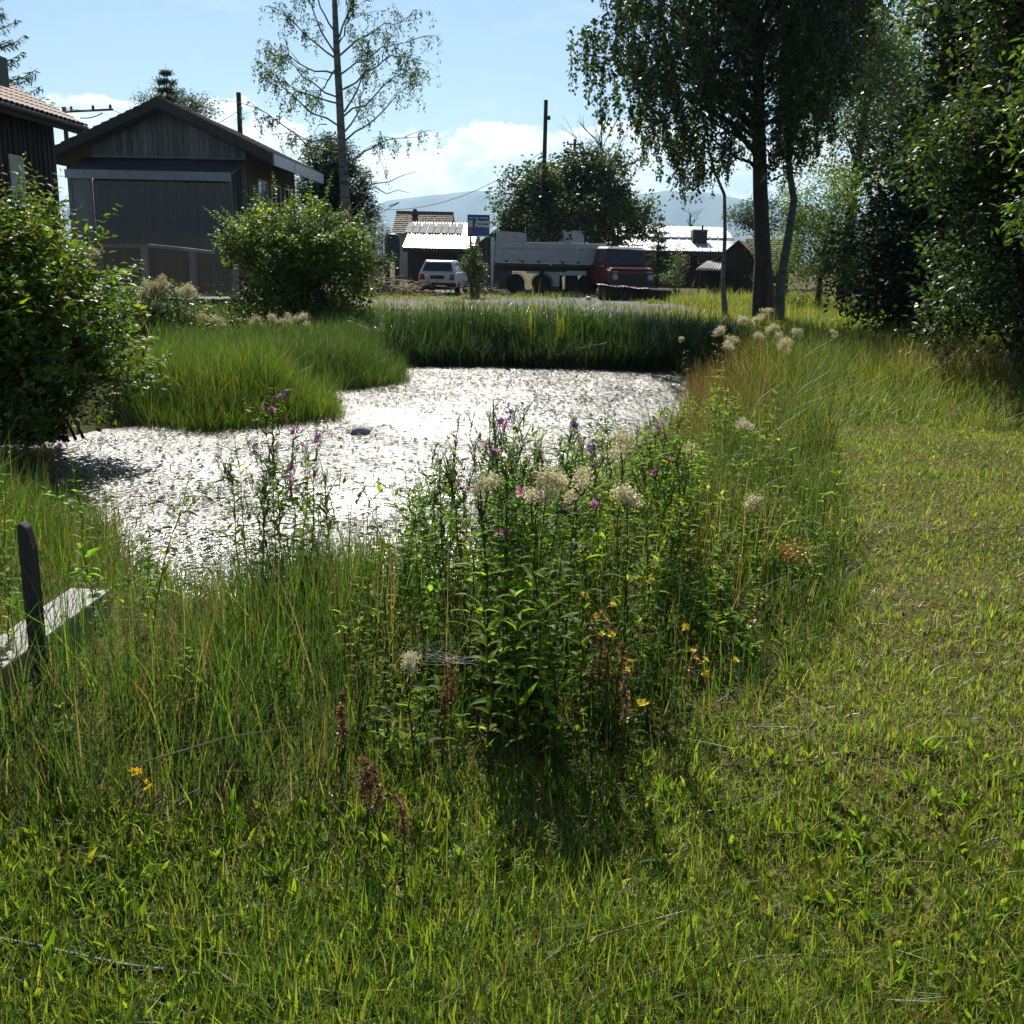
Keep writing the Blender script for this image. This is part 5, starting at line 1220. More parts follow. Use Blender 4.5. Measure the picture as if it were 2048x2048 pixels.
def container():
    Y = 52.0; a, b = P(1054, 482, Y + 5), P(1169, 482, Y); zt = P(1120, 463, Y)[2]; xm = P(1127, 480, Y)[0]
    o = thing('white_box_body', (xm, Y, 0), 'white box body showing its top above the trailer side', 'container')
    MB().hexa([(xm, Y, .8), (b[0], Y + .3, .8), (b[0], Y + 5, .8), (a[0], Y + 5, .8), (xm, Y, zt), (b[0], Y + .3, zt), (b[0], Y + 5, zt - .02), (a[0], Y + 5, zt - .02)]).build('box', M['white_panel'], o)
    MB().hexa([(xm - .03, Y - .04, zt + .003), (b[0] + .04, Y + .26, zt + .003), (b[0] + .04, Y + 5, zt + .003), (a[0] - .04, Y + 5, zt + .003), (xm - .03, Y - .04, zt + .06), (b[0] + .04, Y + .26, zt + .06), (b[0] + .04, Y + 5, zt + .06), (a[0] - .04, Y + 5, zt + .06)]).build('roof', M['white_panel'], o)
    for k in (0, .18): MB().box((xm + .15 + k, Y - .02, zt - .38), (xm + .25 + k, Y + .045, zt - .28)).build('lamp', M['dark_metal'], o)
    for x in (xm - .6, b[0] - .7): MB().box((x, Y + 1.0, 0), (x + .5, Y + 4.6, .798)).build('support', M['dark_metal'], o)
container()

# odds and ends in the yard
def log(px0, px1, py, Y, r, label, mat='bark'):
    a, b = P(px0, py, Y), P(px1, py, Y); a[2] = b[2] = r * .95
    o = MB().tube([a, a + (b - a) * .3 + np.array([0, .02, .01]), a + (b - a) * .7, b], [r, r * 1.04, r * .97, r * .92], 10).build('log', M[mat]); tag(o, label, 'log', 'logs before the red truck')
log(1198, 1262, 575, 43.0, .30, 'thick dark log on the ground before the left half of the red truck')
log(1262, 1342, 577, 43.3, .26, 'dark log on the ground reaching right past the red truck')
mb = MB(); a = P(1196, 566, 42.7); b = P(1300, 568, 42.7)
xs = np.linspace(a[0], b[0], 14); zs = .57 + .02 * np.sin(np.arange(14) * 1.1) - .010 * np.arange(14)
for i in range(13): mb.hexa([(xs[i], 42.55, zs[i]), (xs[i + 1], 42.55, zs[i + 1]), (xs[i + 1], 43.5, zs[i + 1] + .03), (xs[i], 43.5, zs[i] + .03), (xs[i], 42.55, zs[i] + .03), (xs[i + 1], 42.55, zs[i + 1] + .03), (xs[i + 1], 43.5, zs[i + 1] + .06), (xs[i], 43.5, zs[i] + .06)])
tag(mb.build('tarpaulin', M['black_plastic'], smooth=True), 'crumpled dark sheet lying over the logs before the truck', 'sheet')
def brush_pile(px, Y, w, n, label):
    b = P(px, 560, Y); nbp = NB()
    for k in range(n):
        c = np.array([b[0] + rng.normal(0, w * .35), Y + rng.normal(0, .5), abs(rng.normal(0, .22)) + .05]); d = unit(rng.normal(0, 1, 3) * np.array([1, 1, .35])) * rng.uniform(.3, .8)
        r = rng.uniform(.01, .03); tubes(nbp, [(np.array([c - d, c + rng.normal(0, .05, 3), c + d]), [r, r, r * .6])], (0, 0, 0), 5)
    o = nbp.build('brush_pile', M['dry'], off=(b[0], Y, 0)); o.location = (b[0], Y, 0); tag(o, label, 'brush pile')
brush_pile(805, 43.5, 2.0, 130, 'heap of pale cut sticks left of the white car')
brush_pile(965, 46, 1.4, 60, 'low heap of debris between the sapling and the trailer')
mb = MB(); c = P(1228, 579, 42.2); mb.lathe([(.02, 0), (.10, .02), (.12, .10), (.06, .16)], (P(1178, 580, 42)[0], 42, .0), n=12)
tag(mb.build('white_bucket', M['white_paint'], smooth=True), 'small white pot on the gravel left of the logs', 'pot')

# ------------------------------------------------------------------ plank, stakes, stone, hose
def jetty():
    far_l, far_r = G(138 * D, 1108 * D, .15), G(203 * D, 1112 * D, .15); nl = G(-40 * D, 1235 * D, .12)
    dirv = unit((nl - far_l)[:2]); ext = 1.1
    a = np.array([far_l[0], far_l[1]]); b = np.array([far_r[0], far_r[1]]); c = b + dirv * 2.6; d = a + dirv * 2.6
    cen = (a + b + c + d) / 4; an = math.atan2(-dirv[1], -dirv[0])
    o = thing('plank', (cen[0], cen[1], 0), 'thick bleached grey plank jutting over the water at the left edge', 'plank', rz=an)
    wq = np.linalg.norm(np.cross(np.append(dirv, 0), np.append(a - b, 0))) / 2 * 1.12
    MB().hexa([(-1.3, -wq, -.10), (1.3, -wq, -.05), (1.3, wq, -.05), (-1.3, wq, -.10), (-1.3, -wq, .10), (1.3, -wq, .15), (1.3, wq, .15), (-1.3, wq, .10)]).build('plank_body', M['plank'], o, local=True, bevel=.008)
    for xx in (-.9, .95):
        for sg in (-1, 1): MB().lathe([(.012, 0), (.014, .004), (.006, .007)], (xx, sg * wq * .55, .1255 + xx * .0192), n=8).build('bolt', M['dark_metal'], o, local=True)
        MB().tube([(xx, 0, -.9), (xx, 0, -.09)], .05, 8).build('pile', M['stake'], o, local=True)
jetty()
def stake(px, pyt, pyb, z, w, label):
    b = G(px, pyb, z); t = P(px, pyt, b[1]); h = t[2]
    o = MB().prism([(b[0] - w / 2, -.8), (b[0] + w / 2, -.8), (b[0] + w / 2, h - .10), (b[0] + w * .25, h - .02), (b[0] - w * .2, h), (b[0] - w / 2, h - .01)], b[1] - .025, b[1] + .025).build('wooden_stake', M['stake'], bevel=.006)
    tag(o, label, 'stake')
stake(82 * D, 985 * D, 1330 * D, -.02, .05, 'flat dark wooden stake standing before the bleached plank')
stake(953 * D, 620 * D, 692 * D, WZ, .06, 'thin dark stake in the water at the far reeds')
def stone_on_pond():
    c = G(681 * D, 818 * D, WZ); nbs = NB()
    th = np.linspace(0, PI, 9)[:, None]; ph = np.linspace(0, 2 * PI, 15)[None, :-1]
    r = 1 + .12 * np.sin(3 * ph + th * 2) + .06 * np.sin(7 * ph)
    V = np.stack([.12 * r * np.sin(th) * np.cos(ph), .10 * r * np.sin(th) * np.sin(ph), .075 * np.cos(th) * (1 + .08 * np.sin(ph)) + 0 * r], -1) + np.array([c[0], c[1], WZ + .02])
    i = np.arange(8)[:, None] * 14; k = np.arange(14)[None]
    nbs.add(V, (0, 0, 0), Q=np.stack([i + k, i + (k + 1) % 14, i + 14 + (k + 1) % 14, i + 14 + k], -1))
    o = nbs.build('stone', M['stone'], smooth=True); tag(o, 'pale rounded stone poking out of the pond', 'stone')
stone_on_pond()
def hose(pts, r, label):
    p = [G(x * D, y * D, .02) for x, y in pts]
    p = [np.array([q[0], q[1], float(hgt(q[None])[0]) + .025]) for q in p]
    s = np.linspace(0, 1, 30); P_ = np.array(p); t = np.linspace(0, 1, len(p))
    q = np.stack([np.interp(s, t, P_[:, k]) for k in range(3)], 1); q[1:-1] = (q[:-2] + 2 * q[1:-1] + q[2:]) / 4
    tag(MB().tube(list(q), r, 8).build('garden_hose', M['hose'], smooth=True), label, 'hose')
hose([(-60, 1770), (60, 1785), (160, 1803), (240, 1818), (370, 1835), (430, 1850)], .009, 'thin black hose lying in the grass at the lower left')
hose([(560, 1955), (650, 1930), (700, 1950), (830, 1960), (960, 1958)], .008, 'thin black hose piece hidden in grass at the bottom edge')
# ------------------------------------------------------------------ vegetation zones
BND = np.array([G(x * D, y * D, 0)[:2] for x, y in ((-700, 1580), (-60, 1570), (300, 1570), (600, 1560), (900, 1490), (1150, 1470), (1290, 1400), (1420, 1340), (1540, 1230), (1605, 1110), (1590, 900), (1540, 800), (1505, 770))])
TALL = np.concatenate([BND, np.array([(4.6, 14.0), (5.2, 21.0), (-12, 21.0), (-12, 4.0)])])
def noise2(p, f, seed=0.0):
    x, y = p[..., 0] * f + seed, p[..., 1] * f - seed * 1.7
    return (np.sin(x * 1.0 + 1.3 * np.sin(y * .9)) + np.sin(y * 1.1 + 1.7 * np.sin(x * .7 + 2)) + np.sin((x + y) * 1.9 + 1) * .6) / 2.6
GREEN = np.array([.115, .175, .020]); YGREEN = np.array([.18, .22, .026]); DRY = np.array([.28, .22, .11]); DEEP = np.array([.048, .098, .024]); BLUE = np.array([.075, .12, .05]); RUST = np.array([.17, .105, .05])
def ground_pos(xy): return np.concatenate([xy, hgt(xy)[:, None]], 1)
def mixcol(n, cols, w):
    k = rng.choice(len(cols), n, p=np.array(w) / sum(w)); c = np.array(cols)[k]
    return np.clip(c * np.exp(rng.normal(0, .2, (n, 1))), 0, 1)

def lawn():
    nb = NB()
    def put(xy, wmul, hm, seg):
        xy = xy[(sdf(xy, TALL) > -.06) & (sdf(xy, POND) > .3)]
        n = len(xy); pos = ground_pos(xy); nz = noise2(xy, 1.1) + .5 * noise2(xy, 3.3, 2.0)
        leftness = 1 - sstep(-.6, 1.4, xy[:, 0] + .25 * (xy[:, 1] - 2.5))
        tuft = noise2(xy, 6.5, 4.0)
        h = (.034 + .012 * nz + .038 * leftness * (1 + .6 * nz) + .03 * np.clip(tuft - .2, 0, 1)) * np.exp(rng.normal(0, .35, n)) * hm
        h = np.clip(h, .015, .32)
        dryp = np.clip(.19 + .30 * nz * (1 - leftness) - .10 * leftness - .12 * tuft, .02, .6)
        dry = rng.uniform(0, 1, n) < dryp
        c = mixcol(n, (GREEN * np.array([1.5, 1.38, 1.8]), YGREEN * np.array([1.35, 1.25, 1.7]), DEEP * 1.2), (.45, .44, .11)); lf = rng.uniform(0, 1, n) < .35 * leftness; c[lf] = mixcol(lf.sum(), (DEEP, GREEN), (.5, .5)); c[dry] = mixcol(dry.sum(), (DRY, RUST, DRY * .7), (.6, .12, .28))
        flat = dry & (rng.uniform(0, 1, n) < .6)
        lean = np.abs(rng.normal(.12, .28, n)); lean[flat] = rng.uniform(1.2, 4, flat.sum()); h[flat] *= .7
        blades(nb, pos, h, wmul * rng.uniform(.002, .0048, n) * np.where(rng.uniform(0, 1, n) < .09, 2.2, 1.0), rng.uniform(0, 2 * PI, n), lean, rng.normal(.25, .3, n), c, seg)
    n = 125000
    px = rng.uniform(-220, 2270, n); py = 1230 + 1150 * rng.uniform(0, 1, n)
    g = G(px, py, 0)[:, :2]; g = g[(g[:, 1] > .9)]
    put(g, 1.15, 1.0, 2)
    n = 150000
    xy = np.stack([rng.uniform(-1.0, 8.0, n), 3.2 + 8.0 * rng.uniform(0, 1, n)], 1); keep = np.abs(xy[:, 0] - .3) < .64 * xy[:, 1] + .6
    put(xy[keep], 1.7, 1.0, 2)
    nb.build('lawn_grass', M['blade'], kind='stuff')
    tag(bpy.data.objects['lawn_grass'], 'short mown grass with dry brown patches in the foreground', 'grass')
lawn()

def broadleaf_lawn():
    """plantain and clover leaves between the grass"""
    nb = NB(); n = 1000
    g = G(rng.uniform(-200, 2200, n), 1500 + 650 * rng.uniform(0, 1, n) ** .9, 0)[:, :2]; g = g[sdf(g, TALL) > -.1]
    for p in ground_pos(g):
        k = rng.integers(4, 9); a = rng.uniform(0, 2 * PI, k); el = rng.uniform(.25, 1.3, k)
        d = np.stack([np.cos(a) * np.cos(el), np.sin(a) * np.cos(el), np.sin(el)], 1)
        leaves8(nb, np.repeat(p[None], k, 0) + rng.normal(0, .008, (k, 3)) * np.array([1, 1, 0]), d, np.tile([0, 0, 1.0], (k, 1)) + rng.normal(0, .2, (k, 3)), rng.uniform(.035, .095, k), rng.uniform(.010, .022, k), jit((GREEN, YGREEN)[rng.integers(2)] * 1.1, k, .2))
    o = nb.build('lawn_weeds', M['leaf'], kind='stuff'); tag(o, 'low broad-leaved weeds scattered through the lawn grass', 'weeds')
broadleaf_lawn()

def field(name, n, box, maskf, hf, cols, wts, width, label, lean=(.1, .22), curve=(.25, .25), seg=3, clump=0.0, thin=None, mat='blade', colf=None):
    nb = NB(); xy = np.stack([rng.uniform(box[0], box[1], n), rng.uniform(box[2], box[3], n)], 1)
    if clump:
        nc = max(8, int(n / 55)); c = np.stack([rng.uniform(box[0], box[1], nc), rng.uniform(box[2], box[3], nc)], 1)
        k = rng.integers(0, nc, n); pull = rng.uniform(0, 1, n) < clump; xy = np.where(pull[:, None], c[k] + rng.normal(0, .09, (n, 2)), xy)
    xy = xy[maskf(xy)]; n = len(xy); pos = ground_pos(xy); pos[:, 2] = np.maximum(pos[:, 2], WZ - .12)
    h = hf(xy) * np.exp(rng.normal(0, .22, n)); c = mixcol(n, cols, wts) if colf is None else colf(xy)
    blades(nb, pos, h, rng.uniform(.7, 1.3, n) * width, rng.uniform(0, 2 * PI, n), np.abs(rng.normal(*lean, n)), rng.normal(*curve, n), c, seg)
    o = nb.build(name, M[mat], kind='stuff'); tag(o, label, 'grass'); return o
sdp = lambda xy: sdf(xy, POND)
near_plank = lambda q: (q[:, 0] < -1.25) & (q[:, 1] > 3.5) & (q[:, 1] < 5.7)
tall_in = lambda xy: in_poly(xy, TALL)
# near bank: mixed tall grass and rushes between the lawn and the water
field('bank_grass', 130000, (-4.5, 4.2, 2.6, 14.5), lambda q: tall_in(q) & (sdp(q) > -.12) & (q[:, 1] < 14.5) & (sdp(q) < 4.0) & ~(near_plank(q) & (rng.uniform(0, 1, len(q)) < .5)) & ~((q[:, 0] > -.45 + .15 * noise2(q, 2.0)) & (rng.uniform(0, 1, len(q)) < np.where(q[:, 0] > .9, .3, .62))) & (rng.uniform(0, 1, len(q)) < np.clip(1.5 - q[:, 1] / 11, .25, 1)),
      lambda q: np.clip(.18 + .30 * sstep(0, .8, -sdf(q, TALL)), .15, .48) * (1 + .25 * noise2(q, 2.0)) * np.where(near_plank(q), .55, 1.0) * (.72 + .28 * sstep(.1, .9, sdp(q))), (GREEN, DEEP, YGREEN, DRY, RUST), (.18, .68, .0, .05, .09), .0042,
      'tall mixed grass and rushes on the near pond bank', (.08, .14), (.18, .22), clump=.45)
field('rush_stalks', 5200, (-4.2, 3.6, 3.2, 13.5), lambda q: tall_in(q) & (sdp(q) > -.25) & (sdp(q) < 2.4) & (sdf(q, TALL) < -.35),
      lambda q: (.50 + .12 * noise2(q, 1.7)) * np.where(near_plank(q), .7, 1.0), (DRY, RUST, GREEN, DRY * .7), (.3, .3, .25, .15), .0034, 'thin brown flowering rush stalks on the near bank', (.05, .12), (.1, .15), clump=.6)
field('fringe_grass', 30000, (-3.5, 4.2, 2.2, 12), lambda q: np.abs(sdf(q, TALL) + .12 + .15 * noise2(q, 3.0)) < .22, lambda q: .15 + .05 * noise2(q, 4.0) + 0 * q[:, 0], (GREEN, YGREEN, DEEP, DRY), (.45, .22, .23, .10), .0058, 'knee-low grass fringe between the lawn and the weeds', (.15, .25), (.3, .3), seg=2, clump=.5)
def rush_heads():
    nb = NB(); n = 420; g = np.stack([rng.uniform(-4, 2.5, n), rng.uniform(3.4, 9, n)], 1); g = g[in_poly(g, TALL) & (sdf(g, POND) > -.1) & (sdf(g, POND) < 2.3) & (sdf(g, TALL) < -.3)]
    p = ground_pos(g); p[:, 2] += rng.uniform(.26, .50, len(p)); m = 16; q = np.repeat(p, m, 0) + rng.normal(0, .011, (len(p) * m, 3)); k = len(q)
    leaves(nb, q, rng.normal(0, 1, (k, 3)) + np.array([0, 0, .6]), rng.normal(0, 1, (k, 3)), .013, .006, mixcol(k, (RUST, RUST * .6, DRY * .8), (.5, .3, .2)))
    blades(nb, np.concatenate([g, p[:, 2:] - .3], 1), np.full(len(g), .36), np.full(len(g), .003), rng.uniform(0, 6, len(g)), np.abs(rng.normal(.02, .03, len(g))), rng.normal(0, .04, len(g)), mixcol(len(g), (DEEP, RUST), (.7, .3)), 2)
    o = nb.build('rush_seed_heads', M['petal'], kind='stuff'); tag(o, 'small brown seed heads of the rushes on the near bank', 'rushes')
rush_heads()
# left near tuft
TUFT = np.array([(-4.3, 5.2), (-2.75, 5.4), (-2.55, 6.4), (-3.0, 7.4), (-3.9, 7.75), (-5.0, 7.9), (-5.4, 6.5)])
field('sedge_tuft', 9000, (-5.4, -2.4, 5.2, 8.0), lambda q: in_poly(q, TUFT), lambda q: .34 + .1 * noise2(q, 2.5) + 0 * q[:, 0], (GREEN, DEEP, YGREEN), (.5, .3, .2), .0058, 'green sedge tuft behind the bleached plank at the left', (.15, .2), (.3, .25), clump=.3)
# grass peninsula
PEN = np.array([(-2.2, 20.0), (-1.75, 17.0), (-2.1, 16.6), (-2.85, 15.7), (-2.2, 13.2), (-3.05, 12.35), (-3.6, 11.9), (-4.5, 12.3), (-5.0, 12.6), (-5.6, 15), (-6.0, 19), (-4, 21)])
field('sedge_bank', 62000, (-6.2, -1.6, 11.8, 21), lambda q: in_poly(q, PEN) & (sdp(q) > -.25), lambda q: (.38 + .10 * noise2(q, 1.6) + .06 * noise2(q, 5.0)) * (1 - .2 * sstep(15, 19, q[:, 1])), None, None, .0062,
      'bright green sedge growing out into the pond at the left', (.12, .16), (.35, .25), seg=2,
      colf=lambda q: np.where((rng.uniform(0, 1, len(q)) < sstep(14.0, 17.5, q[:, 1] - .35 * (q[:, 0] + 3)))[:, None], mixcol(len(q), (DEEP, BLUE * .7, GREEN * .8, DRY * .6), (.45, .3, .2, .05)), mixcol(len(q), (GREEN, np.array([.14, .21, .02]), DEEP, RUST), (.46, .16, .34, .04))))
# far reeds
field('far_reeds', 11000, (-2.6, 4.3, 19.9, 22.0), lambda q: (sdp(q) > -.25) & (sdp(q) < 1.7), lambda q: .70 + .14 * noise2(q, 1.3) + .12 * noise2(q, 4.1) - .12 * sstep(.5, 1.7, sdp(q)), (DEEP * .7, BLUE * .7, DEEP), (.5, .3, .2), .017, 'dark green reeds along the far edge of the pond', (.06, .1), (.28, .25), mat='reed_blade')
field('far_bank_weeds', 26000, (-9, 9.5, 21.2, 33), lambda q: (rng.uniform(0, 1, len(q)) < np.where(q[:, 1] > 27, .55, .95)) & (q[:, 0] > -4.5 - 0 * q[:, 1]), lambda q: np.clip(.30 + .12 * noise2(q, .9) - .02 * (q[:, 1] - 21), .08, .5), (GREEN, YGREEN, BLUE, DRY, DEEP), (.35, .25, .18, .12, .10), .016, 'weedy rough grass behind the far reeds', (.15, .25), (.3, .3), seg=2, clump=.4)
field('yard_weeds', 18000, (-10, 14, 32, 47), lambda q: noise2(q, .55, 3.0) + .45 * noise2(q, 1.7) + rng.normal(0, .2, len(q)) > -.02, lambda q: np.clip(.16 + .10 * noise2(q, .8), .05, .5) * np.where(q[:, 0] > 6, 2.4, 1.0), (YGREEN, GREEN, DRY), (.45, .3, .25), .022, 'patchy weeds growing through the gravel yard', (.2, .25), (.3, .3), seg=2, clump=.4)
field('left_bank_grass', 9000, (-9, -3.2, 19, 27), lambda q: sdp(q) > .3, lambda q: .42 + .1 * noise2(q, 1.2) + 0 * q[:, 0], (DEEP, GREEN, BLUE, DRY), (.4, .3, .2, .1), .015, 'shaded rough grass below the wooden deck', (.15, .25), (.3, .3), seg=2, clump=.4)
# long grass strip behind the lawn and the meadow beyond
EDGE = lambda q: 10.55 + .05 * (q[:, 0] - 3) + .25 * noise2(q, 1.4)
field('long_grass', 36000, (2.6, 13, 10.0, 19), lambda q: (sdp(q) > 1.0) & (q[:, 1] > EDGE(q)), lambda q: np.clip(.20 + .10 * (q[:, 1] - EDGE(q)), .15, .52) * (1 + .2 * noise2(q, 2.2)), (GREEN, YGREEN, DRY, RUST, DEEP), (.46, .24, .10, .05, .15), .0072, 'unmown long grass strip behind the lawn on the right', (.15, .22), (.3, .3), seg=2, clump=.3)
field('rust_grass', 5200, (5.2, 12.5, 13.6, 15.8), lambda q: rng.uniform(0, 1, len(q)) < .8, lambda q: .62 + .1 * noise2(q, 2.2) + 0 * q[:, 0], (RUST, DRY, DRY * .7), (.45, .35, .2), .008, 'reddish brown seeding grass before the dark trees', (.12, .16), (.35, .25), seg=3, clump=.5)
field('meadow_grass', 27000, (3.6, 22, 19, 44), lambda q: (sdp(q) > .8) & ~((q[:, 0] < 6) & (q[:, 1] > 31)), lambda q: .40 + .10 * noise2(q, .8) + 0 * q[:, 0], (YGREEN, np.array([.21, .23, .04]), GREEN, DRY), (.42, .25, .18, .15), .017, 'sunlit yellow-green meadow behind the birches', (.15, .2), (.3, .3), seg=2)
field('right_bank_grass', 19000, (.8, 4.8, 8.5, 17.5), lambda q: tall_in(q) & (sdp(q) > -.1), lambda q: .58 + .14 * noise2(q, 1.9) + 0 * q[:, 0], None, None, .006, 'reddish brown rushes along the right pond edge', (.12, .16), (.28, .22), clump=.4,
      colf=lambda q: np.where((rng.uniform(0, 1, len(q)) < np.clip(1.45 - sdp(q), .15, .88))[:, None], mixcol(len(q), (RUST, RUST * .6, DRY * .8), (.5, .3, .2)), mixcol(len(q), (GREEN, DEEP, YGREEN), (.4, .45, .15))))

# floating pond weed
def pond_weed():
    nb = NB(); n = 42000; xy = np.stack([rng.uniform(-7, 3.6, n), rng.uniform(5.6, 20.3, n)], 1)
    dens = np.clip(.48 + .38 * noise2(xy, 1.6) + .3 * noise2(xy, .5, 1.0), .06, 1)
    xy = xy[(sdp(xy) < -.04) & (rng.uniform(0, 1, n) < dens)]; n = len(xy)
    pos = np.concatenate([xy, np.full((n, 1), WZ + .006)], 1); a = rng.uniform(0, 2 * PI, n); tl = np.abs(rng.normal(0, .22, n))
    d = np.stack([np.cos(a) * np.cos(tl), np.sin(a) * np.cos(tl), np.sin(tl)], 1); nr = np.tile([0, 0, 1.0], (n, 1)) + rng.normal(0, .15, (n, 3))
    pos[:, 2] += rng.uniform(0, .012, n)
    leaves(nb, pos, d, nr, rng.uniform(.03, .10, n), rng.uniform(.018, .045, n), mixcol(n, (DEEP * .5, RUST * .4, GREEN * .4, np.array([.03, .025, .018])), (.35, .2, .15, .3)), fold=.1)
    m = 5000; xy = np.stack([rng.uniform(-7, 3.6, m), rng.uniform(5.6, 20.3, m)], 1); xy = xy[(sdp(xy) < -.1) & (noise2(xy, 1.6) > -.1)]; m = len(xy)
    blades(nb, np.concatenate([xy, np.full((m, 1), WZ - .02)], 1), rng.uniform(.03, .11, m), rng.uniform(.006, .014, m), rng.uniform(0, 2 * PI, m), np.abs(rng.normal(.3, .4, m)), rng.normal(.3, .3, m), mixcol(m, (DEEP * .5, RUST * .4), (.6, .4)), 2)
    o = nb.build('pond_weed', M['pond_leaf'], kind='stuff'); tag(o, 'countless small water plants floating on the glittering pond', 'pond weed')
pond_weed()

# ------------------------------------------------------------------ flowering plants, each a thing
ORD = ['leftmost', 'second', 'third', 'fourth', 'fifth', 'sixth', 'seventh', 'eighth', 'ninth', 'tenth', 'eleventh', 'twelfth', 'thirteenth', 'fourteenth', 'fifteenth', 'sixteenth', 'seventeenth', 'eighteenth', 'nineteenth', 'twentieth']
def ordered(lst):
    """positions with the words for their place counted from the left of the photograph"""
    r = sorted(lst); n = len(r)
    return [(t, 'leftmost' if r.index(t) == 0 else ('rightmost' if r.index(t) == n - 1 else ORD[r.index(t)] + ' from left')) for t in lst]
PETAL = []
for k in range(3):                                   # three shared pink blossoms
    nbq = NB(); m = 4 + (k > 0)
    a = np.arange(m) * 2 * PI / m + k; d = np.stack([np.cos(a), np.sin(a), np.full(m, .25)], 1)
    leaves(nbq, np.zeros((m, 3)), d, np.tile([0, 0, 1.0], (m, 1)), .0165, .015, jit((.60, .20, .50), m, .1, .02))
    leaves(nbq, np.zeros((m, 3)), d * np.array([.4, .4, 1]), np.tile([1.0, 0, 0], (m, 1)), .010, .004, jit((.55, .30, .45), m, .1, .02))
    o = nbq.build('petal_source', M['petal']); PETAL.append(o.data); bpy.data.objects.remove(o)
YEL = []
for k in range(2):
    nbq = NB(); m = 7; d = unit(rng.normal(0, 1, (m, 3)) + np.array([0, 0, .8]))
    leaves(nbq, rng.normal(0, .003, (m, 3)), d, rng.normal(0, 1, (m, 3)), .017, .011, jit((.80, .58, .03), m, .08, .02))
    o = nbq.build('petal_source', M['petal']); YEL.append(o.data); bpy.data.objects.remove(o)
def blossom(me, p, root, s=1.0):
    o = link('flower', me, root); o.location = Vector(p) - root.location; o.rotation_euler = (rng.normal(0, .6) + .5, rng.normal(0, .6), rng.uniform(0, 6)); o.scale = (s,) * 3
LW = np.array([.125, .20, .030])
def willowherb(base, h, label, group, nf=4, az=None):
    base = np.array(base); root = thing('willowherb', tuple(base), label, 'flower plant', group)
    ns, nl = NB(), NB(); p = stem_path(base, h, rng.uniform(.02, .14), rng.uniform(0, 6) if az is None else az)
    tubes(ns, [(p, np.linspace(.0045, .0016, len(p)))], (.10, .11, .035), 5)
    stem_leaves(nl, p, h, .16, .96, .030, .10, .022, LW)
    tips = [p[-1]]
    for k in range(6):
        f = rng.uniform(.55, .92); o = at_t(p, f); a = rng.uniform(0, 2 * PI); ln = rng.uniform(.10, .24) * min(1.2, h)
        q = o + np.array([math.cos(a) * .5, math.sin(a) * .5, .85]) * ln * np.linspace(0, 1, 5)[:, None]; tubes(ns, [(q, np.linspace(.0025, .0012, 5))], (.10, .10, .035), 4)
        stem_leaves(nl, q, ln, .1, .98, .022, .055, .014, LW); tips.append(q[-1])
    for tp in tips:                                  # thin pods below the blossoms
        m = 5; a = rng.uniform(0, 2 * PI, m); d = np.stack([np.cos(a) * .6, np.sin(a) * .6, np.full(m, .8)], 1)
        for j in range(m): tubes(ns, [(np.array([tp - np.array([0, 0, .03 * j * .6]), tp + d[j] * .045]), [.0018, .001])], (.11, .11, .05), 3)
    ns.build('stem', M['leaf'], root); nl.build('foliage', M['leaf'], root)
    for k in range(nf): blossom(PETAL[rng.integers(3)], tips[rng.integers(len(tips))] + rng.normal(0, .014, 3) + np.array([0, 0, .008]), root, rng.uniform(1.1, 1.7))
def pxbase(px, pytop, Y): t = P(px, pytop, Y); b = np.array([t[0], Y, 0.0]); b[2] = float(hgt(b[None])[0]); return b, t[2] - b[2]

for (x, y, Yd, nf), wh in ordered(((512, 775, 5.05, 6), (478, 800, 5.0, 5), (545, 815, 5.1, 4), (580, 850, 4.9, 4), (440, 865, 4.95, 3), (620, 900, 4.9, 1), (525, 850, 4.7, 2), (500, 905, 4.6, 1))):
    b, h = pxbase(x * D, y * D, Yd); willowherb(b, max(.4, h), 'pink-flowered willowherb, ' + wh + ' of the left clump before the pond', 'willowherbs in the left clump', nf)
for (x, y, Yd, nf), wh in ordered(((950, 790, 4.3, 3), (975, 785, 4.5, 5), (1000, 810, 4.1, 3), (1040, 805, 4.4, 4), (905, 815, 4.4, 2), (930, 860, 3.9, 3), (1070, 850, 4.2, 3), (880, 870, 4.3, 1), (850, 825, 4.6, 2), (960, 905, 3.6, 2), (1015, 870, 3.8, 1), (1090, 890, 4.0, 2), (840, 900, 4.2, 0), (985, 850, 3.7, 3))):
    b, h = pxbase(x * D, y * D, Yd); willowherb(b, max(.4, h), 'pink-flowered willowherb, ' + wh + ' in the tall central clump', 'willowherbs in the central clump', nf)
for (x, y, Yd, nf), wh in ordered(((1262, 800, 5.6, 3), (1240, 850, 5.2, 0), (1290, 845, 5.0, 1), (1210, 890, 4.9, 1), (1310, 900, 4.8, 0), (1265, 880, 4.6, 0))):
    b, h = pxbase(x * D, y * D, Yd); willowherb(b, max(.4, h), 'leafy willowherb, ' + wh + ' in the clump near the right pond edge', 'willowherbs in the right clump', nf)

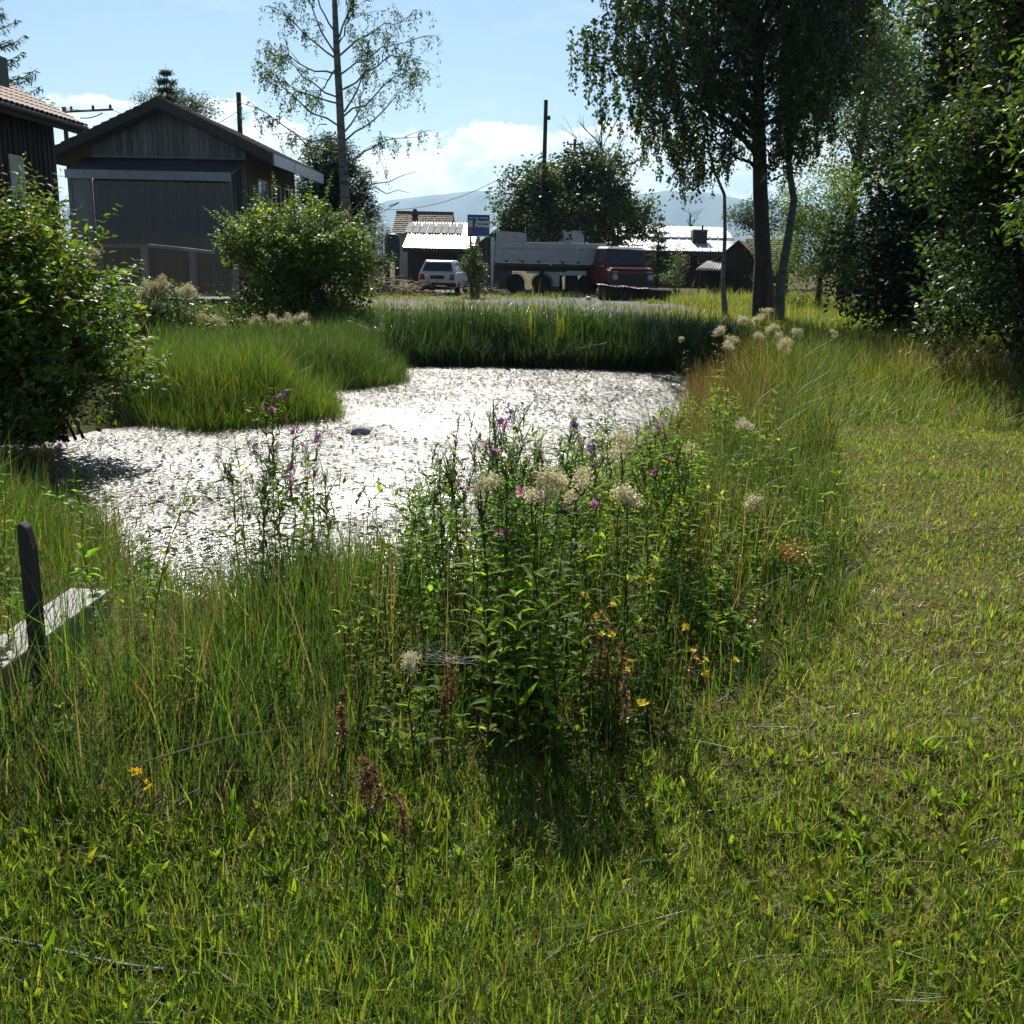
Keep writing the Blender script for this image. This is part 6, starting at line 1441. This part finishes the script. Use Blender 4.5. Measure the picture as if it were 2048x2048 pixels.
CREAM = np.array([.62, .58, .36])
def meadowsweet(base, h, label, group, size=1.0, nhead=4, fade=0.0):
    base = np.array(base); root = thing('meadowsweet', tuple(base), label, 'flower plant', group)
    ns, nl = NB(), NB(); p = stem_path(base, h, rng.uniform(.02, .12), rng.uniform(0, 6)); tubes(ns, [(p, np.linspace(.004, .0018, len(p)))], (.10, .055, .03), 5)
    for f in np.linspace(.15, .82, max(4, int(h / .11))):      # pinnate leaves
        a = rng.uniform(0, 2 * PI); o = at_t(p, f); ln = rng.uniform(.09, .17); q = o + np.array([math.cos(a), math.sin(a), .35]) * ln * np.linspace(0, 1, 5)[:, None]
        tubes(ns, [(q, np.linspace(.0015, .0007, 5))], (.07, .07, .02), 3); stem_leaves(nl, q, ln, .15, 1.0, .028, .042 * size ** .3, .019, np.array([.085, .135, .028]), prof=(.6, .9, 1.2))
    ns.build('stem', M['leaf'], root); nl.build('foliage', M['leaf'], root)
    nh = NB(); r = .028 * size
    for k in range(nhead):
        c = p[-1] + rng.normal(0, 1, 3) * np.array([.9, .9, .8]) * r * 1.1
        m = 150; q = c + rng.normal(0, 1, (m, 3)) * r * np.array([.6, .6, .5]); col = jit(CREAM * (1 - .45 * fade), m, .12, .05)
        leaves(nh, q, rng.normal(0, 1, (m, 3)), rng.normal(0, 1, (m, 3)), (.0095 * size ** .8), .0085 * size ** .8, col)
        tubes(nh, [(np.array([p[-2], (p[-2] + c) / 2 + rng.normal(0, .004, 3), c]), [.0014, .001, .0007])], (.12, .10, .04), 3)
    nh.build('flower_head', M['petal'], root, kind='stuff')
for (x, y, Yd, s), wh in ordered(((1008, 885, 3.55, 1.0), (1022, 922, 3.5, .95), (1078, 912, 3.6, 1.05), (933, 928, 3.5, .8), (1172, 845, 4.2, 1.1), (1196, 932, 3.9, 1.1), (780, 1262, 2.95, .62))):
    b, h = pxbase(x * D, y * D, Yd); meadowsweet(b, max(.25, h), 'cream-flowered meadowsweet, ' + wh + ' of those among the central weeds' if x != 780 else 'single low meadowsweet with one cream head left of centre', 'meadowsweets in the central clump' if x != 780 else None, s, 4)
for (x, y, Yd, s), wh in ordered(((1302, 850, 6.2, 1.0), (1415, 800, 7.2, 1.0), (1440, 955, 5.2, 1.0))):
    b, h = pxbase(x * D, y * D, Yd); meadowsweet(b, max(.3, h), 'cream meadowsweet, ' + wh + ' of three in weeds between pond and lawn', 'meadowsweets beside the lawn', s, 4)
for (x, y, Yd, s), wh in ordered(((1365, 630, 13.5, 2.0), (1385, 640, 13.2, 1.8), (1410, 605, 14.5, 2.0), (1440, 600, 14.8, 2.0), (1455, 620, 14.3, 2.0), (1480, 640, 13.6, 2.2), (1470, 652, 13, 2.2), (1500, 628, 14, 1.6), (1375, 650, 12.8, 1.8), (1572, 632, 13.6, 1.2), (1293, 642, 15, 1.2), (1425, 632, 13.8, 1.6), (1450, 590, 15.0, 1.6))):
    b, h = pxbase(x * D, y * D, Yd); meadowsweet(b, max(.4, h), 'tall fading cream meadowsweet, ' + wh + ' of those before the birches', 'meadowsweets before the birches', s * .72, 6, .1)
for (x, y, Yd, s), wh in ordered(((268, 550, 20, 2.4), (290, 540, 20.2, 2.4), (315, 530, 20.4, 2.4), (350, 545, 20, 2.6), (360, 550, 20.1, 2.2), (305, 580, 19.8, 2.2), (385, 610, 19.6, 1.8), (415, 620, 19.5, 1.8), (480, 615, 19.4, 2.0), (545, 610, 19.3, 2.2), (565, 600, 19.4, 2.2), (160, 470, 18, 2.4), (520, 618, 19.2, 2))):
    b, h = pxbase(x * D, y * D, Yd); meadowsweet(b, max(.4, h), 'faded meadowsweet plume, ' + wh + ' on the far left bank below the deck', 'meadowsweets below the deck', s, 6, .35)

def loosestrife(base, h, label, group):
    base = np.array(base); root = thing('leafy_weed', tuple(base), label, 'plant', group); ns, nl = NB(), NB(); p = stem_path(base, h, rng.uniform(.02, .08), rng.uniform(0, 6))
    tubes(ns, [(p, np.linspace(.004, .0018, len(p)))], (.10, .07, .03), 5); stem_leaves(nl, p, h, .2, 1.0, .05, .085, .024, np.array([.18, .26, .032]), 3, (.45, .25), (.8, 1.0, .75), .35)
    ns.build('stem', M['leaf'], root); nl.build('foliage', M['leaf'], root)
for (x, y, Yd), wh in ordered(((1358, 700, 8.2), (1372, 740, 7.8), (1460, 745, 7.6), (1450, 765, 7.3), (1460, 830, 6.8), (1500, 850, 6.6), (1395, 880, 6.0), (1520, 905, 6.0), (1560, 930, 5.9), (1340, 930, 5.4), (1470, 920, 5.7), (1585, 860, 6.6), (1430, 1000, 4.9), (1350, 1000, 4.8), (1600, 960, 5.7), (1545, 985, 5.3), (1480, 985, 5.2), (1300, 985, 4.5))):
    b, h = pxbase(x * D, y * D, Yd); loosestrife(b, max(.3, h), 'upright light green leafy weed, ' + wh + ' between pond and lawn', 'leafy weeds beside the lawn')
for (x, y, Yd), wh in ordered(((1000, 1050, 3.3), (950, 1080, 3.25), (905, 1060, 3.4), (1030, 1075, 3.2), (985, 1125, 3.05), (925, 1150, 3.0), (1060, 1150, 3.05), (1100, 1120, 3.2), (880, 1010, 3.6), (1015, 985, 3.5), (960, 970, 3.6), (1045, 1010, 3.4), (1120, 1030, 3.6), (1180, 1010, 3.9), (1230, 985, 4.2))):
    b, h = pxbase(x * D, y * D, Yd); loosestrife(b, max(.3, h), 'leafy green weed, ' + wh + ' at the front of the central clump', 'leafy weeds in the central clump')

def dock(base, h, label, group):
    base = np.array(base); root = thing('seed_spike', tuple(base), label, 'plant', group); ns, nh = NB(), NB(); p = stem_path(base, h, rng.uniform(.02, .1), rng.uniform(0, 6))
    tubes(ns, [(p, np.linspace(.003, .0013, len(p)))], (.10, .08, .04), 5); m = 120; f = rng.uniform(.55, 1, m); q = at_t(p, f) + rng.normal(0, .008, (m, 3)) * (1.4 - f[:, None])
    leaves(nh, q, rng.normal(0, 1, (m, 3)), rng.normal(0, 1, (m, 3)), .013, .011, jit((.22, .125, .055), m, .25, .06)); ns.build('stem', M['leaf'], root); nh.build('seed_head', M['petal'], root, kind='stuff')
for (x, y, Yd), wh in ordered(((1130, 1170, 3.3), (1150, 1180, 3.35), (1125, 1200, 3.2), (1165, 1210, 3.25), (850, 1235, 3.15), (835, 1250, 3.1), (1180, 1270, 3.05), (1310, 1220, 3.5), (650, 1330, 2.95), (640, 1300, 3.05), (700, 1440, 2.55), (690, 1430, 2.6), (715, 1450, 2.5), (760, 1495, 2.45), (1420, 1120, 4.0))):
    b, h = pxbase(x * D, y * D, Yd); dock(b, max(.15, h), 'reddish brown seed spike, ' + wh + ' among the foreground weeds', 'brown seed spikes')
def trefoil(base, h, label, group, nf=2):
    base = np.array(base); root = thing('yellow_flower', tuple(base), label, 'flower plant', group); ns, nl = NB(), NB(); p = stem_path(base, h, rng.uniform(.05, .3), rng.uniform(0, 6))
    tubes(ns, [(p, np.linspace(.002, .001, len(p)))], (.06, .09, .02), 4); stem_leaves(nl, p, h, .2, .9, .03, .022, .012, LW, 3); ns.build('stem', M['leaf'], root); nl.build('foliage', M['leaf'], root)
    for k in range(nf): blossom(YEL[rng.integers(2)], p[-1] + rng.normal(0, .008, 3), root, rng.uniform(.65, .95))
for (x, y, Yd), wh in ordered(((1210, 1125, 3.5), (1285, 1192, 3.2), (1290, 1260, 3.0), (1312, 1235, 3.1), (1230, 1320, 2.85), (1305, 1265, 3.05), (1215, 1260, 2.95), (1190, 1295, 2.9), (1370, 1238, 3.3), (1100, 1140, 3.3), (1180, 1130, 3.4), (1128, 1198, 3.1), (1160, 1145, 3.4))):
    b, h = pxbase(x * D, y * D, Yd); trefoil(b, max(.12, h), 'small yellow trefoil flower, ' + wh + ' before the central weeds', 'yellow flowers in the central clump')
b, h = pxbase(234 * D, 1458 * D, 2.6); trefoil(b, max(.12, h), 'bright yellow flower in the grass at the lower left', None, 3)
b, h = pxbase(250 * D, 1478 * D, 2.55); trefoil(b, max(.12, h), 'pale yellow flower just below the bright yellow one at the lower left', None, 2)
def tansy(x, y, Yd, label):
    b, h = pxbase(x * D, y * D, Yd); root = thing('tansy', tuple(b), label, 'flower plant'); ns, nl, nh = NB(), NB(), NB(); p = stem_path(b, h, .05, 1.0); tubes(ns, [(p, np.linspace(.004, .002, len(p)))], (.08, .07, .03), 5); stem_leaves(nl, p, h, .2, .9, .03, .06, .018, LW)
    m = 160; q = p[-1] + rng.normal(0, 1, (m, 3)) * np.array([.035, .035, .02]); leaves(nh, q, rng.normal(0, 1, (m, 3)), rng.normal(0, 1, (m, 3)), .011, .01, jit((.34, .19, .03), m, .2, .05))
    ns.build('stem', M['leaf'], root); nl.build('foliage', M['leaf'], root); nh.build('flower_head', M['petal'], root, kind='stuff')
tansy(1485, 1045, 4.6, 'faded yellow-brown flower head at the right side of the weeds')
tansy(1500, 1035, 4.75, 'second faded yellow-brown flower head beside the lawn edge')

def cattail(px, pyt, Yd, label):
    b, h = pxbase(px * D, pyt * D, Yd); b[2] = WZ; h = P(px * D, pyt * D, Yd)[2] - WZ; root = thing('reed_plant', tuple(b), label, 'reed', 'tall reeds at the far bank'); nb = NB(); n = 7
    blades(nb, np.repeat(b[None], n, 0) + rng.normal(0, .05, (n, 3)) * np.array([1, 1, 0]), h * rng.uniform(.6, 1.0, n), np.full(n, .022), rng.uniform(0, 6, n), np.abs(rng.normal(.04, .08, n)), rng.normal(.08, .1, n), jit(YGREEN, n, .15), 3); nb.build('leaf', M['blade'], root, kind='stuff')
for (x, y, Yd), wh in ordered(((1005, 498, 20.6), (998, 520, 20.7), (1045, 530, 20.6), (1065, 540, 20.7), (1055, 560, 20.5))): cattail(x, y, Yd, 'tall pointed reed, ' + wh + ' of those before the trailer')

# leafy undergrowth that fills the bank between the single plants
def undergrowth():
    ns, nl = NB(), NB(); n = 1600
    g = np.stack([rng.uniform(-2.0, 3.2, n), 2.7 + 7.3 * rng.uniform(0, 1, n) ** 1.3], 1)
    inside = in_poly(g, TALL) & (sdf(g, POND) > .15)
    w = np.where((g[:, 0] > -.55), np.where(g[:, 1] > 6.8, .35, 1.0), .05); g = g[inside & (rng.uniform(0, 1, n) < w)]
    depth = -sdf(g, TALL) + .30 * noise2(g, 2.6) - .12; g, depth = g[depth > .02], depth[depth > .02]; pos = ground_pos(g)
    for p0, dp in zip(pos, depth):
        h = np.clip(.12 + .55 * min(1, dp / 1.0), .1, .70) * rng.uniform(.5, 1.25); p = stem_path(p0, h, rng.uniform(.02, .3), rng.uniform(0, 6)); tubes(ns, [(p, np.linspace(.003, .0012, len(p)))], (.07, .08, .03), 4)
        k = rng.integers(3); L, W = ((.065, .024), (.05, .027), (.08, .021))[k]
        cc = (LW * 1.3, np.array([.16, .24, .05]), np.array([.24, .31, .045]))[k] * rng.uniform(.7, 1.25)
        stem_leaves(nl, p, h, .12, 1.0, (.034, .028, .038)[k], L, W, cc, 2 + (k == 1))
        for j in range(rng.integers(2, 5)):
            o = at_t(p, rng.uniform(.25, .85)); a = rng.uniform(0, 2 * PI); ln = h * rng.uniform(.2, .42)
            q = o + np.array([math.cos(a) * .75, math.sin(a) * .75, .65]) * ln * np.linspace(0, 1, 5)[:, None]; tubes(ns, [(q, np.linspace(.0018, .0009, 5))], (.07, .08, .03), 3)
            stem_leaves(nl, q, ln, .15, 1.0, .034, L * .85, W * .95, cc, 2)
    o = ns.build('undergrowth_stems', M['leaf'], kind='stuff'); tag(o, 'thin stems of the leafy undergrowth on the near bank', 'undergrowth')
    o = nl.build('undergrowth', M['leaf'], kind='stuff'); tag(o, 'dense leafy undergrowth on the near bank', 'undergrowth')
undergrowth()

def dry_stalk(pts, label):
    p = [G(x * D, y * D, z) for x, y, z in pts]; tag(MB().tube(p, [.0028] * (len(p) - 1) + [.0015], 5).build('dry_stalk', M['dry']), label, 'stalk')
dry_stalk([(612, 1545, .22), (640, 1610, .12), (672, 1680, .04)], 'long pale dry stalk leaning in the grass below the weeds')
dry_stalk([(230, 1450, .12), (330, 1420, .22), (430, 1390, .30), (560, 1370, .34)], 'long thin pale grass stem arching across the lower left')
dry_stalk([(1030, 1800, .03), (1150, 1760, .05), (1290, 1720, .03)], 'dry pale stem lying on the lawn near the middle')
dry_stalk([(1880, 1760, .03), (1905, 1790, .04), (1930, 1830, .02)], 'dry stem lying on the lawn at the right edge')
def straw():
    nb = NB(); n = 900; g = G(rng.uniform(-200, 2300, n), rng.uniform(1350, 2300, n), 0)[:, :2]; g = g[(sdf(g, TALL) > .05) & (noise2(g, 1.1) + .5 * noise2(g, 3.3, 2.0) + (g[:, 0] > .2) * .5 > .1)]
    p = ground_pos(g); p[:, 2] += rng.uniform(.01, .05, len(p)); a = rng.uniform(0, 2 * PI, len(p)); L = rng.uniform(.03, .12, len(p))
    for q, t, l in zip(p, a, L):
        d = np.array([math.cos(t), math.sin(t), rng.normal(0, .12)]) * l; tubes(nb, [(np.array([q - d, q + np.array([0, 0, .008]), q + d]), [.0011, .0011, .0007])], tuple(DRY * rng.uniform(.8, 1.4)), 3)
    o = nb.build('cut_straw', M['leaf'], kind='stuff'); tag(o, 'dry cut stalks lying over the mown lawn', 'straw')
straw()
def web():
    c = P(830 * D, 1232 * D, 2.9); root = thing('spider_web', tuple(c), 'pale spider web spread low over the weeds left of centre', 'web'); nb = NB()
    for k in range(14):
        a = rng.uniform(0, 2 * PI); e = c + np.array([math.cos(a) * .13, math.sin(a) * .10, rng.normal(0, .012)]); o = c + rng.normal(0, .015, 3); m = (o + e) / 2 + np.array([0, 0, -.008]); tubes(nb, [(np.array([o, m, e]), [.00025] * 3)], (.7, .7, .72), 3)
    for r in np.linspace(.03, .11, 4):
        t = np.linspace(0, 2 * PI, 25); tubes(nb, [(np.stack([c[0] + r * 1.15 * np.cos(t), c[1] + r * .85 * np.sin(t), c[2] + rng.normal(0, .003, 25)], 1), [.00018] * 25)], (.7, .7, .72), 3)
    nb.build('threads', M['petal'], root, kind='stuff')
web()

# ------------------------------------------------------------------ haze
def haze():
    m, n, l = new_mat('haze_air'); n.remove(n['Principled BSDF']); v = n.new('ShaderNodeVolumePrincipled')
    v.inputs['Color'].default_value = (.52, .77, 1.0, 1); v.inputs['Density'].default_value = 1.0e-4; v.inputs['Anisotropy'].default_value = 0.45
    v.inputs['Density Attribute'].default_value = ''; v.inputs['Temperature Attribute'].default_value = ''
    l.new(v.outputs[0], n['Material Output'].inputs['Volume'])
    m.cycles.homogeneous_volume = True
    tag(MB().box((-16000, -4000, -6), (16000, 21000, 610)).build('haze', m), 'thin pale air over the whole valley', 'haze', kind='stuff')
haze()
